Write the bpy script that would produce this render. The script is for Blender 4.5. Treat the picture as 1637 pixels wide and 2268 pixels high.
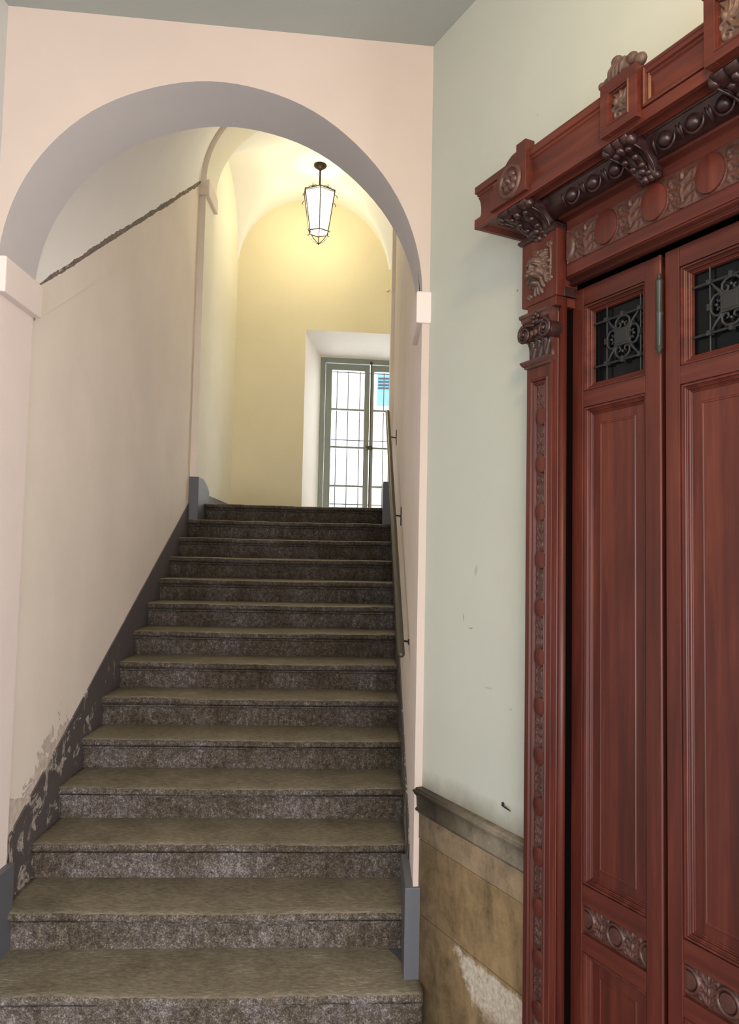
import bpy, math, random
import numpy as np
from mathutils import Matrix, Vector

for o in list(bpy.data.objects):
    bpy.data.objects.remove(o)
SC = bpy.context.scene
COL = SC.collection
PI = math.pi
Z0 = 1.659                      # eye height: all heights below are given from eye level
random.seed(4)
RNG = np.random.default_rng(7)

# ------------------------------------------------------------------ camera
FPX, PITCH, ROLL = 1729.2, 0.0639, 0.0202
cam_d = bpy.data.cameras.new('camera')
cam = bpy.data.objects.new('camera', cam_d)
COL.objects.link(cam)
cam_d.sensor_fit = 'HORIZONTAL'
cam_d.sensor_width = 36.0
cam_d.lens = 36.0 * FPX / 1637.0
cam_d.clip_start = 0.02
cp, sp_ = math.cos(PITCH), math.sin(PITCH)
right = Vector((1, 0, 0)); fw = Vector((0, cp, sp_)); up = Vector((0, -sp_, cp))
c_, s_ = math.cos(ROLL), math.sin(ROLL)
r2 = right * c_ + up * s_
u2 = up * c_ - right * s_
Mx = Matrix((r2, u2, -fw)).transposed().to_4x4()
Mx.translation = Vector((0, 0, Z0))
cam.matrix_world = Mx
SC.camera = cam

# ------------------------------------------------------------------ world, lights, exposure
SC.view_settings.view_transform = 'Standard'
SC.view_settings.look = 'None'
SC.view_settings.gamma = 1.0
SC.view_settings.use_curve_mapping = False
SC.view_settings.exposure = 0.6
SC.cycles.use_denoising = True
SC.cycles.max_bounces = 10
SC.cycles.diffuse_bounces = 7
SC.cycles.sample_clamp_indirect = 6.0
w = bpy.data.worlds.new('sky'); SC.world = w
w.use_nodes = True
w.node_tree.nodes['Background'].inputs[0].default_value = (0.93, 0.97, 1.0, 1)
w.node_tree.nodes['Background'].inputs[1].default_value = 3.2

def area_light(name, loc, direction, sx, sy, power, color):
    d = bpy.data.lights.new(name, 'AREA'); d.shape = 'RECTANGLE'
    d.size = sx; d.size_y = sy; d.energy = power; d.color = color
    o = bpy.data.objects.new(name, d); COL.objects.link(o)
    o.location = loc
    o.rotation_euler = Vector(direction).to_track_quat('-Z', 'Y').to_euler()
    return o

# daylight coming in through the street portal behind the camera
area_light('portal_daylight', (0.15, -1.80, Z0 - 0.45), (0.05, 1, 0.0), 2.3, 2.3, 42, (1.0, 0.965, 0.96))
# unseen side light added to brighten the left reveal and stair wall
area_light('added_side_light', (2.15, -0.92, Z0 - 0.40), (-0.891, -0.10, -0.02), 1.5, 2.3, 150, (1.0, 0.96, 0.97))
# the hall's own lamp, hanging above the frame
hl = bpy.data.lights.new('hall_lamp', 'POINT'); hl.energy = 27; hl.color = (1.0, 0.70, 0.34); hl.shadow_soft_size = 0.09
hlo = bpy.data.objects.new('hall_lamp', hl); COL.objects.link(hlo); hlo.location = (0.35, 0.75, Z0 + 1.42)
# daylight entering by the landing window
area_light('window_daylight', (0.0, 9.25, Z0 + 1.5), (0, -1, -0.12), 1.1, 1.8, 21, (0.97, 0.98, 1.0))

# ------------------------------------------------------------------ helpers
def tag(o, label=None, cat=None, group=None, kind=None):
    if label: o['label'] = label
    if cat: o['category'] = cat
    if group: o['group'] = group
    if kind: o['kind'] = kind
    return o

def empty(name, loc=(0, 0, 0), rz=0.0, parent=None):
    o = bpy.data.objects.new(name, None); COL.objects.link(o)
    o.empty_display_size = 0.1
    if parent is None:
        o.location = (loc[0], loc[1], loc[2] + Z0)
    else:
        o.parent = parent
    o.rotation_euler = (0, 0, rz)
    return o

class MB:
    """collects geometry, then links it as one mesh object"""
    def __init__(s):
        s.v = []; s.f = []; s.m = []
    def add(s, verts, faces, mi=0):
        b = len(s.v)
        s.v.extend([tuple(map(float, q)) for q in verts])
        for f in faces:
            s.f.append(tuple(b + i for i in f)); s.m.append(mi)
        return s
    def box(s, a, b, mi=0):
        x0, y0, z0 = a; x1, y1, z1 = b
        v = [(x0,y0,z0),(x1,y0,z0),(x1,y1,z0),(x0,y1,z0),(x0,y0,z1),(x1,y0,z1),(x1,y1,z1),(x0,y1,z1)]
        return s.add(v, [(0,3,2,1),(4,5,6,7),(0,1,5,4),(1,2,6,5),(2,3,7,6),(3,0,4,7)], mi)
    def quad(s, a, b, c, d, mi=0):
        return s.add([a, b, c, d], [(0, 1, 2, 3)], mi)
    def prism(s, poly, ext, mi=0):
        """poly: list of 3d points (planar); ext: 3d offset"""
        n = len(poly); e = np.array(ext, float)
        v = [tuple(q) for q in poly] + [tuple(np.array(q, float) + e) for q in poly]
        f = [tuple(range(n)), tuple(range(2*n-1, n-1, -1))]
        for i in range(n):
            j = (i+1) % n
            f.append((i, i+n, j+n, j))
        return s.add(v, f, mi)
    def grid(s, P, mi=0, closeu=False, closev=False):
        P = np.asarray(P, float); a, b = P.shape[:2]
        f = []
        for i in range(a if closeu else a-1):
            for j in range(b if closev else b-1):
                i2 = (i+1) % a; j2 = (j+1) % b
                f.append((i*b+j, i2*b+j, i2*b+j2, i*b+j2))
        return s.add(P.reshape(-1, 3), f, mi)
    def tube(s, pts, r, n=10, cap=True, mi=0):
        pts = [Vector(q) for q in pts]; m = len(pts)
        rs = [r]*m if not hasattr(r, '__len__') else list(r)
        rings = []; prev = None
        for i, q in enumerate(pts):
            t = (pts[min(i+1, m-1)] - pts[max(i-1, 0)])
            t = t.normalized() if t.length > 1e-9 else Vector((0,0,1))
            if prev is None:
                a = Vector((0,0,1)) if abs(t.z) < 0.9 else Vector((1,0,0))
                x = t.cross(a).normalized()
            else:
                x = prev - t*prev.dot(t)
                x = x.normalized() if x.length > 1e-6 else t.orthogonal().normalized()
            prev = x; y = t.cross(x)
            rings.append([q + (x*math.cos(2*PI*k/n) + y*math.sin(2*PI*k/n))*rs[i] for k in range(n)])
        s.grid([[tuple(p) for p in R] for R in rings], mi, closev=True)
        if cap:
            s.add(rings[0], [tuple(range(n))], mi); s.add(rings[-1], [tuple(range(n-1, -1, -1))], mi)
        return s
    def lathe(s, prof, c, axis='z', n=20, mi=0):
        P = []
        for r, h in prof:
            row = []
            for k in range(n):
                a = 2*PI*k/n; x, y = r*math.cos(a), r*math.sin(a)
                if axis == 'z': row.append((c[0]+x, c[1]+y, c[2]+h))
                else: row.append((c[0]+x, c[1]+h, c[2]+y))
            P.append(row)
        return s.grid(P, mi, closev=True)
    def ell(s, c, r, nu=14, nv=9, mi=0):
        P = []
        for i in range(nv):
            t = PI*i/(nv-1)
            P.append([(c[0]+r[0]*math.sin(t)*math.cos(2*PI*k/nu), c[1]+r[1]*math.sin(t)*math.sin(2*PI*k/nu), c[2]+r[2]*math.cos(t)) for k in range(nu)])
        return s.grid(P, mi, closev=True)
    def build(s, name, mats, parent=None, fr=None, org=(0,0,0), smooth=None, bevel=0, top=False):
        """fr: function mapping build coordinates; org: point (build coords) that becomes the object's origin"""
        me = bpy.data.meshes.new(name)
        vs = np.array(s.v, float) - np.array(org, float)
        if fr is not None: vs = fr(vs)
        me.from_pydata([tuple(q) for q in vs], [], s.f)
        if not isinstance(mats, (list, tuple)): mats = [mats]
        for m in mats: me.materials.append(m)
        me.polygons.foreach_set('material_index', s.m)
        me.validate()
        if smooth is not None:
            me.polygons.foreach_set('use_smooth', [True]*len(me.polygons))
            me.set_sharp_from_angle(angle=math.radians(smooth))
        me.update()
        o = bpy.data.objects.new(name, me); COL.objects.link(o)
        if parent is not None: o.parent = parent
        elif not top: o.location = (org[0], org[1], org[2] + Z0)
        if bevel:
            b = o.modifiers.new('bevel', 'BEVEL'); b.width = bevel; b.segments = 2; b.limit_method = 'ANGLE'
            b.angle_limit = math.radians(40)
        return o

def fix_normals(o):
    import bmesh
    bm = bmesh.new(); bm.from_mesh(o.data)
    bmesh.ops.remove_doubles(bm, verts=bm.verts, dist=1e-5)
    bmesh.ops.recalc_face_normals(bm, faces=bm.faces)
    bm.to_mesh(o.data); bm.free()
    return o

def struct(mb, name, mats, label=None, cat=None, **k):
    o = mb.build(name, mats, **k)
    return tag(o, label, cat, kind='structure')

# ------------------------------------------------------------------ materials
class NT:
    def __init__(s, name):
        s.m = bpy.data.materials.new(name); s.m.use_nodes = True
        s.t = s.m.node_tree; s.b = s.t.nodes['Principled BSDF']; s.co = None
    def n(s, typ, **kw):
        nd = s.t.nodes.new(typ)
        for k, v in kw.items():
            if k.startswith('i_'): nd.inputs[int(k[2:]) if k[2:].isdigit() else k[2:]].default_value = v
            else: setattr(nd, k, v)
        return nd
    def L(s, a, b): s.t.links.new(a, b)
    def coords(s, scale=(1,1,1), rot=(0,0,0), world=True):
        if world:
            g = s.n('ShaderNodeNewGeometry'); out = g.outputs['Position']
        else:
            g = s.n('ShaderNodeTexCoord'); out = g.outputs['Object']
        mp = s.n('ShaderNodeMapping'); s.L(out, mp.inputs[0])
        mp.inputs['Scale'].default_value = scale; mp.inputs['Rotation'].default_value = rot
        return mp.outputs[0]
    def noise(s, co, scale, detail=4, rough=0.55, dist=0.0):
        nd = s.n('ShaderNodeTexNoise'); s.L(co, nd.inputs['Vector'])
        nd.inputs['Scale'].default_value = scale; nd.inputs['Detail'].default_value = detail
        nd.inputs['Roughness'].default_value = rough; nd.inputs['Distortion'].default_value = dist
        return nd.outputs['Fac']
    def ramp(s, f, stops):
        nd = s.n('ShaderNodeValToRGB'); s.L(f, nd.inputs[0])
        cr = nd.color_ramp
        while len(cr.elements) < len(stops): cr.elements.new(0.5)
        for e, (p, c) in zip(cr.elements, stops):
            e.position = p; e.color = (c, c, c, 1) if not hasattr(c, '__len__') else (*c, 1)
        return nd.outputs[0]
    def mix(s, f, a, b, mode='MIX'):
        nd = s.n('ShaderNodeMix', data_type='RGBA', blend_type=mode)
        for sock, v in ((nd.inputs[0], f), (nd.inputs[6], a), (nd.inputs[7], b)):
            if hasattr(v, 'links') or hasattr(v, 'is_linked'): s.L(v, sock)
            elif hasattr(v, '__len__'): sock.default_value = (*v, 1)
            else: sock.default_value = v
        return nd.outputs[2]
    def math(s, op, a, b=None, clamp=False):
        nd = s.n('ShaderNodeMath', operation=op); nd.use_clamp = clamp
        for i, v in enumerate((a, b)):
            if v is None: continue
            if hasattr(v, 'is_linked'): s.L(v, nd.inputs[i])
            else: nd.inputs[i].default_value = v
        return nd.outputs[0]
    def sep(s, co):
        nd = s.n('ShaderNodeSeparateXYZ'); s.L(co, nd.inputs[0]); return nd.outputs
    def bump(s, h, strength, dist):
        nd = s.n('ShaderNodeBump'); s.L(h, nd.inputs['Height'])
        nd.inputs['Strength'].default_value = strength; nd.inputs['Distance'].default_value = dist
        s.L(nd.outputs[0], s.b.inputs['Normal'])
    def col(s, c):
        if hasattr(c, 'is_linked'): s.L(c, s.b.inputs['Base Color'])
        else: s.b.inputs['Base Color'].default_value = (*c, 1)
    def set(s, rough=None, metal=None, spec=None):
        if rough is not None:
            if hasattr(rough, 'is_linked'): s.L(rough, s.b.inputs['Roughness'])
            else: s.b.inputs['Roughness'].default_value = rough
        if metal is not None: s.b.inputs['Metallic'].default_value = metal
        if spec is not None: s.b.inputs['Specular IOR Level'].default_value = spec

def plaster(name, c, var=0.06, rough=0.75, stain=None, spec=0.25):
    t = NT(name); co = t.coords()
    a = t.noise(co, 1.6, 5, 0.6)
    b = t.noise(co, 14, 4, 0.6)
    k = t.ramp(a, [(0.3, 1-var*1.6), (0.7, 1+var*0.0)])
    colr = t.mix(1.0, c, k, 'MULTIPLY')
    if stain:
        sc = t.coords((1.2, 1.2, 0.5)); n2 = t.noise(sc, 2.4, 7, 0.65, 0.4)
        m = t.ramp(n2, [(0.58, 0.0), (0.78, 0.45)])
        colr = t.mix(m, colr, stain)
    t.col(colr); t.set(rough, spec=spec)
    t.bump(t.math('ADD', t.math('MULTIPLY', b, 0.5), a), 0.25, 0.012)
    return t.m

M = {}
M['arch'] = plaster('pink_plaster', (0.60, 0.505, 0.45), 0.05)
M['reveal'] = plaster('pink_plaster_lit', (0.80, 0.70, 0.665), 0.05)  # lighter copy of the arch plaster: light on reveals and imposts put into colour
M['stairwall'] = plaster('beige_plaster', (0.84, 0.755, 0.68), 0.07, stain=(0.74, 0.655, 0.585))
M['vault'] = plaster('white_vault_plaster', (0.88, 0.87, 0.86), 0.03)
M['green'] = plaster('grey_green_plaster', (0.58, 0.60, 0.54), 0.04)
def dusty_wall():
    t = NT('grey_green_plaster_dusty'); co = t.coords(); p = t.sep(co)
    a = t.noise(co, 1.6, 5, 0.6); b = t.noise(co, 14, 4, 0.6); n = t.noise(co, 7, 5, 0.65)
    colr = t.mix(1.0, (0.51, 0.53, 0.475), t.ramp(a, [(0.3, 0.93), (0.7, 1.0)]), 'MULTIPLY')
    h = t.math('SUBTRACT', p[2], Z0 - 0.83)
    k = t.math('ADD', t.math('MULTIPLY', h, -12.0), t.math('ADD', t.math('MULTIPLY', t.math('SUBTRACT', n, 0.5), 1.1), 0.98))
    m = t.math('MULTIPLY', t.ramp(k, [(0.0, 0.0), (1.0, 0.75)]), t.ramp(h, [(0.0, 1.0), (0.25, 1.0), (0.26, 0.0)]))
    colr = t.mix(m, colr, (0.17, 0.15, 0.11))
    # rubbed scuffs at hip height
    sc = t.noise(t.coords((2.0, 2.0, 1.2), (0.3, 0.2, 0.0)), 3.1, 3, 0.5)
    sm = t.math('MULTIPLY', t.ramp(sc, [(0.66, 0.0), (0.74, 0.16)]), t.ramp(h, [(0.0, 1.0), (0.6, 1.0), (0.9, 0.0)]))
    colr = t.mix(sm, colr, (0.36, 0.35, 0.31))
    for s_, z_, ws, hz_, sh, amt in ((0.331, -0.022, .012, .022, .3, .30), (0.260, -0.185, .004, .018, .3, .55), (0.303, -0.218, .016, .0035, .0, .5),
                                 (0.412, -0.404, .030, .0035, -.10, .30), (0.528, -0.452, .010, .003, -.15, .5), (0.640, 1.42, .004, .004, 0, .5), (0.545, 0.882, .005, .005, 0, .8)):
        xs_ = t.math('DIVIDE', t.math('SUBTRACT', p[0], P0X + .454*s_), .454*ws)
        zz_ = t.math('DIVIDE', t.math('SUBTRACT', t.math('SUBTRACT', p[2], Z0 + z_), t.math('MULTIPLY', xs_, sh*hz_)), hz_)
        q = t.math('SUBTRACT', 1.0, t.math('ADD', t.math('MULTIPLY', xs_, xs_), t.math('MULTIPLY', zz_, zz_)), True)
        colr = t.mix(t.math('MULTIPLY', t.math('MULTIPLY', q, amt*1.6), t.ramp(b, [(0.35, 0.4), (0.6, 1.0)])), colr, (0.16, 0.16, 0.15))
    t.col(colr); t.set(0.75, spec=0.25)
    t.bump(t.math('ADD', t.math('MULTIPLY', b, 0.5), a), 0.25, 0.012)
    return t.m
P0X = 0.215
M['green'] = dusty_wall()
M['cream'] = plaster('cream_plaster', (0.76, 0.69, 0.49), 0.04)
M['ivory'] = plaster('ivory_plaster', (0.86, 0.83, 0.72), 0.04)
M['white'] = plaster('white_plaster', (0.84, 0.80, 0.75), 0.03)
M['grey_ceil'] = plaster('grey_ceiling_paint', (0.36, 0.385, 0.37), 0.04)
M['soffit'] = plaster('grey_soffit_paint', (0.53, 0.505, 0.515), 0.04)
M['leftwall'] = plaster('pale_grey_plaster', (0.55, 0.56, 0.55), 0.04)
M['facade'] = plaster('sunlit_facade', (0.85, 0.85, 0.86), 0.03)
M['floor'] = plaster('floor_stone', (0.16, 0.14, 0.12), 0.2, 0.5)

def simple(name, c, rough=0.5, metal=0.0, spec=0.5, bump=0):
    t = NT(name); t.col(c); t.set(rough, metal, spec)
    if bump:
        t.bump(t.noise(t.coords(), 60, 3), 0.3, bump)
    return t.m
M['greypaint'] = simple('grey_blue_paint', (0.10, 0.104, 0.122), 0.5, bump=0.004)
M['iron'] = simple('wrought_iron', (0.030, 0.031, 0.032), 0.5, 0.4)
M['blackiron'] = simple('black_iron', (0.016, 0.013, 0.012), 0.5, 0.3)
M['lampiron'] = simple('dark_bronze', (0.035, 0.022, 0.012), 0.45, 0.5)
M['railpaint'] = simple('dark_green_metal_paint', (0.085, 0.08, 0.06), 0.32, 0.3)
M['hinge'] = simple('dark_steel', (0.05, 0.055, 0.05), 0.42, 0.5)
M['glassdark'] = simple('dark_glass', (0.004, 0.005, 0.006), 0.08, 0.0, 0.15)
M['winpaint'] = simple('grey_green_window_paint', (0.25, 0.28, 0.25), 0.45)
M['bolt'] = simple('rusty_bolt', (0.10, 0.06, 0.04), 0.6, 0.3)
M['blue'] = simple('blue_awning', (0.10, 0.33, 0.68), 0.6)
M['gapshade'] = simple('painted_gap_shade', (0.004, 0.003, 0.003), 0.9, 0.0, 0.0)  # black colour standing in for the shade in the door recess

# clear window glass
t = NT('window_glass'); t.t.nodes.remove(t.b)
tr = t.n('ShaderNodeBsdfTransparent'); gl = t.n('ShaderNodeBsdfGlossy'); gl.inputs['Roughness'].default_value = 0.02
mx = t.n('ShaderNodeMixShader'); mx.inputs[0].default_value = 0.05
t.L(tr.outputs[0], mx.inputs[1]); t.L(gl.outputs[0], mx.inputs[2])
t.L(mx.outputs[0], t.t.nodes['Material Output'].inputs[0])
M['winglass'] = t.m

# lit frosted lantern glass
t = NT('lit_frosted_glass'); t.t.nodes.remove(t.b)
tr = t.n('ShaderNodeBsdfTransparent'); tr.inputs[0].default_value = (0.62, 0.61, 0.56, 1)
em = t.n('ShaderNodeEmission'); em.inputs[0].default_value = (1.0, 0.93, 0.76, 1); em.inputs[1].default_value = 0.8
ad = t.n('ShaderNodeAddShader'); t.L(tr.outputs[0], ad.inputs[0]); t.L(em.outputs[0], ad.inputs[1])
t.L(ad.outputs[0], t.t.nodes['Material Output'].inputs[0])
M['lampglass'] = t.m
t = NT('light_softening_lid'); t.t.nodes.remove(t.b)  # lid glass added to soften the bulb's light on the vault
tr = t.n('ShaderNodeBsdfTransparent'); tr.inputs[0].default_value = (0.30, 0.29, 0.26, 1)
em = t.n('ShaderNodeEmission'); em.inputs[0].default_value = (1.0, 0.93, 0.76, 1); em.inputs[1].default_value = 0.4
ad = t.n('ShaderNodeAddShader'); t.L(tr.outputs[0], ad.inputs[0]); t.L(em.outputs[0], ad.inputs[1])
t.L(ad.outputs[0], t.t.nodes['Material Output'].inputs[0])
M['lidglass'] = t.m

def wood(name, axis, dark=1.0):
    """mahogany: grain along 'x' or 'z' of the door's own frame"""
    t = NT(name)
    sc = (34, 34, 1.4) if axis == 'z' else (1.4, 34, 34)
    co = t.coords(sc, world=False)
    a = t.noise(co, 1.0, 5, 0.65, 0.6)
    co2 = t.coords((3, 3, 0.6) if axis == 'z' else (0.6, 3, 3), world=False)
    b = t.noise(co2, 2.0, 4, 0.6, 0.8)
    f = t.math('ADD', t.math('MULTIPLY', a, 0.55), t.math('MULTIPLY', b, 0.45))
    c = t.ramp(f, [(0.30, (0.031*dark, 0.0066*dark, 0.0044*dark)), (0.50, (0.080*dark, 0.0158*dark, 0.0102*dark)), (0.68, (0.140*dark, 0.033*dark, 0.0185*dark))])
    t.col(c); t.set(0.40, spec=0.4)
    t.b.inputs['Coat Weight'].default_value = 0.06
    t.b.inputs['Coat Roughness'].default_value = 0.25
    t.bump(a, 0.12, 0.002)
    return t.m
M['wood_z'] = wood('mahogany_upright_grain', 'z')
M['wood_x'] = wood('mahogany_level_grain', 'x')
def carved(name, c0, c1, ro=0.28):
    t = NT(name); co = t.coords((1,1,1), world=False)
    a = t.noise(co, 40, 4, 0.6)
    t.col(t.ramp(a, [(0.3, c0), (0.7, c1)])); t.set(ro, spec=0.45)
    return t.m
M['carved'] = carved('carved_walnut', (0.046, 0.018, 0.014), (0.095, 0.041, 0.031), 0.40)
M['carved_dark'] = carved('dark_carved_walnut', (0.018, 0.008, 0.008), (0.045, 0.018, 0.016))
M['carved_dusty'] = carved('dusty_carved_walnut', (0.060, 0.032, 0.024), (0.115, 0.066, 0.050), 0.48)

def stone_riser():
    t = NT('speckled_granite_riser'); co = t.coords()
    fine = t.noise(co, 165, 4, 0.8)
    mid = t.noise(co, 48, 5, 0.75)
    big = t.noise(t.coords((1.0, 1.0, 0.8)), 4.2, 5, 0.65)
    vert = t.noise(t.coords((30, 30, 4.5)), 1.5, 5, 0.7)
    f = t.math('ADD', t.math('MULTIPLY', fine, 0.60), t.math('MULTIPLY', mid, 0.40))
    f = t.math('ADD', f, t.math('MULTIPLY', t.math('SUBTRACT', big, 0.5), 0.26))
    f = t.math('ADD', f, t.math('MULTIPLY', t.math('SUBTRACT', vert, 0.5), 0.15))
    # risers are lighter on the lower flight, darker higher up
    p = t.sep(co)
    flight_tone = t.n('ShaderNodeMapRange'); t.L(p[1], flight_tone.inputs[0])
    flight_tone.inputs[1].default_value = 2.8; flight_tone.inputs[2].default_value = 5.6
    flight_tone.inputs[3].default_value = 0.045; flight_tone.inputs[4].default_value = -0.02
    f = t.math('ADD', f, flight_tone.outputs[0])
    c = t.ramp(f, [(0.37, (0.020, 0.016, 0.013)), (0.50, (0.078, 0.066, 0.055)), (0.58, (0.165, 0.145, 0.128)), (0.68, (0.42, 0.385, 0.36))])
    tone = t.ramp(big, [(0.38, (1.0, 0.92, 0.78)), (0.62, (0.98, 0.95, 1.0))])
    t.col(t.mix(1.0, c, tone, 'MULTIPLY')); t.set(0.8, spec=0.25)
    t.bump(f, 0.7, 0.012)
    return t.m
def stone_tread():
    t = NT('worn_granite_tread'); co = t.coords()
    fine = t.noise(t.coords((0.55, 1.6, 1), (0, 0, 0.35)), 62, 5, 0.75)
    big = t.noise(co, 4.0, 5, 0.65)
    f = t.math('ADD', t.math('MULTIPLY', fine, 0.65), t.math('MULTIPLY', big, 0.35))
    c = t.ramp(f, [(0.36, (0.095, 0.080, 0.056)), (0.50, (0.185, 0.161, 0.115)), (0.60, (0.26, 0.23, 0.172)), (0.70, (0.50, 0.46, 0.36))])
    t.col(c); t.set(0.6, spec=0.35)
    t.bump(fine, 0.4, 0.006)
    return t.m
M['riser'] = stone_riser(); M['tread'] = stone_tread()

def wainscot(name, base, worn):
    t = NT(name); co = t.coords()
    a = t.noise(co, 11, 7, 0.7, 0.5); b = t.noise(t.coords((3, 3, 0.8)), 5, 5, 0.65); d = t.noise(co, 70, 4, 0.65)
    f = t.math('ADD', t.math('MULTIPLY', a, 0.45), t.math('MULTIPLY', b, 0.40))
    f = t.math('ADD', f, t.math('MULTIPLY', d, 0.15))
    c = t.ramp(f, [(0.36, tuple(q*0.45 for q in base)), (0.5, base), (0.64, tuple(min(1, q*1.45) for q in base))])
    p = t.sep(co)
    # stone darkens towards the corner next to the stair
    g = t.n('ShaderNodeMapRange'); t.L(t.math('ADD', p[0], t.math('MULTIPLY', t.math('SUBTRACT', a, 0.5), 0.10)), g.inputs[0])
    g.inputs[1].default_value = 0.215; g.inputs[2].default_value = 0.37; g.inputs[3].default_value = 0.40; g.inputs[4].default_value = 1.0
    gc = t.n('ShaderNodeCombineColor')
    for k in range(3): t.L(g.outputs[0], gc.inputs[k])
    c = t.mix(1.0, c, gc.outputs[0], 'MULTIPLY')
    if worn:
        r = t.noise(co, 16, 7, 0.75); rr = t.math('SUBTRACT', r, 0.5)
        # one ragged patch of bare plaster under the middle joint
        left = t.math('SUBTRACT', p[0], t.math('ADD', t.math('MULTIPLY', t.math('SUBTRACT', 0.340, p[2]), 0.36), 0.326))
        m = t.math('ADD', t.math('MULTIPLY', left, 60.0), t.math('MULTIPLY', rr, 6.0), True)
        up_ = t.math('ADD', t.math('MULTIPLY', t.math('SUBTRACT', 0.372, p[2]), 90.0), t.math('MULTIPLY', rr, 7.0), True)
        hx = t.math('MULTIPLY', t.math('SUBTRACT', p[0], 0.425), 14.0); hz = t.math('MULTIPLY', t.math('SUBTRACT', p[2], 0.12), 9.0)
        hole = t.math('ADD', t.math('SUBTRACT', t.math('ADD', t.math('MULTIPLY', hx, hx), t.math('MULTIPLY', hz, hz)), 0.7), t.math('MULTIPLY', rr, 3.0), True)
        m = t.math('MULTIPLY', t.math('MULTIPLY', m, up_), hole)
        c = t.mix(m, c, t.ramp(d, [(0.3, (0.36, 0.30, 0.23)), (0.7, (0.66, 0.59, 0.50))]))
    t.col(c); t.set(0.55, spec=0.35); t.bump(d, 0.3, 0.004)
    return t.m
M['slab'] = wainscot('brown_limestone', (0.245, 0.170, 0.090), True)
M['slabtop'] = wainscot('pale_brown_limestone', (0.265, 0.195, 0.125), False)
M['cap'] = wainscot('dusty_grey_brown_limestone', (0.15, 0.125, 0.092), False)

def peeling():
    t = NT('peeling_grey_paint'); co = t.coords(); p = t.sep(co)
    n = t.noise(t.coords((1, 1, 1)), 9, 6, 0.7, 0.8); d = t.noise(co, 40, 4)
    w_ = t.n('ShaderNodeMapRange'); t.L(p[1], w_.inputs[0])
    w_.inputs[1].default_value = 3.3; w_.inputs[2].default_value = 5.2
    w_.inputs[3].default_value = 0.03; w_.inputs[4].default_value = -0.16
    m = t.ramp(t.math('ADD', n, w_.outputs[0]), [(0.545, 0.0), (0.565, 1.0)])
    bare = t.ramp(d, [(0.35, (0.22, 0.19, 0.17)), (0.65, (0.46, 0.41, 0.37))])
    t.col(t.mix(m, (0.085, 0.072, 0.072), bare)); t.set(0.6); t.bump(t.math('SUBTRACT', d, m), 0.4, 0.006)
    return t.m
M['peel'] = peeling()
def wall_peeling():
    """stair wall plaster, flaking in a ragged belt just above the lowest skirting"""
    t = NT('beige_plaster_flaking'); co = t.coords(); p = t.sep(co)
    a = t.noise(co, 1.6, 5, 0.6); n2 = t.noise(t.coords((1.2, 1.2, 0.5)), 2.4, 7, 0.65, 0.4)
    colr = t.mix(1.0, (0.84, 0.755, 0.68), t.ramp(a, [(0.3, 0.9), (0.7, 1.0)]), 'MULTIPLY')
    colr = t.mix(t.ramp(n2, [(0.58, 0.0), (0.78, 0.45)]), colr, (0.74, 0.655, 0.585))
    # height above the painted skirting edge
    line = t.math('ADD', t.math('MULTIPLY', t.math('SUBTRACT', p[1], 3.168), 0.475), -1.085 + Z0)
    h = t.math('SUBTRACT', p[2], line)
    n = t.noise(t.coords((1, 1.2, 1.2)), 6, 6, 0.7, 0.6)
    far = t.n('ShaderNodeMapRange'); t.L(p[1], far.inputs[0])
    far.inputs[1].default_value = 3.7; far.inputs[2].default_value = 4.1
    far.inputs[3].default_value = 0.10; far.inputs[4].default_value = -0.25
    k = t.math('ADD', t.math('SUBTRACT', far.outputs[0], h), t.math('MULTIPLY', t.math('SUBTRACT', n, 0.5), 0.55))
    m = t.ramp(k, [(0.0, 0.0), (0.012, 1.0)])
    rim = t.ramp(k, [(0.0, 0.0), (0.008, 1.0), (0.03, 0.0)])
    d = t.noise(co, 30, 4)
    bare = t.ramp(d, [(0.35, (0.50, 0.42, 0.37)), (0.65, (0.66, 0.57, 0.51))])
    colr = t.mix(m, colr, bare)
    colr = t.mix(t.math('MULTIPLY', rim, t.ramp(n2, [(0.45, 0.0), (0.6, 0.7)])), colr, (0.20, 0.16, 0.14))
    t.col(colr); t.set(0.75, spec=0.25)
    t.bump(t.math('SUBTRACT', a, t.math('MULTIPLY', m, 0.5)), 0.4, 0.008)
    return t.m
M['flaking'] = wall_peeling()
t = NT('rough_broken_mortar'); n = t.noise(t.coords(), 55, 5, 0.7)
t.col(t.ramp(n, [(0.35, (0.11, 0.085, 0.07)), (0.65, (0.30, 0.245, 0.205))])); t.set(0.9); t.bump(n, 0.8, 0.01)
M['mortar'] = t.m

# ------------------------------------------------------------------ the building
H0, D0, TR, SK, RI = 1.5072, 2.8276, 0.2943, 0.0514, 0.152
FLOOR = -H0 - RI
CEIL = 2.03
TOP = 4.3
LAND = -H0 + 13 * RI
def wl(y): return -1.309 - 0.026 * y
def wr(y): return 0.2 - 0.003 * y
ANG = math.radians(117)
P0 = np.array([0.215, 2.95, 0.0])
T_ = np.array([-math.cos(ANG), -math.sin(ANG), 0.0]); N_ = np.array([-math.sin(ANG), math.cos(ANG), 0.0])
RZ = math.atan2(T_[1], T_[0])
def W(s, n, z):
    q = P0 + T_*s + N_*n
    return (q[0], q[1], z)

# floor and ceiling of the hall
b = MB(); b.box((-1.9, -4.2, FLOOR - 0.1), (4.2, 9.2, FLOOR))
struct(b, 'floor', M['floor'])
b = MB()
b.prism([(-1.376, 2.775, CEIL), (0.2155, 2.9505, CEIL), W(8, 0, CEIL), (-1.6, -4.2, CEIL)], (0, 0, 0.08))
struct(b, 'ceiling', M['grey_ceil'])
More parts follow.
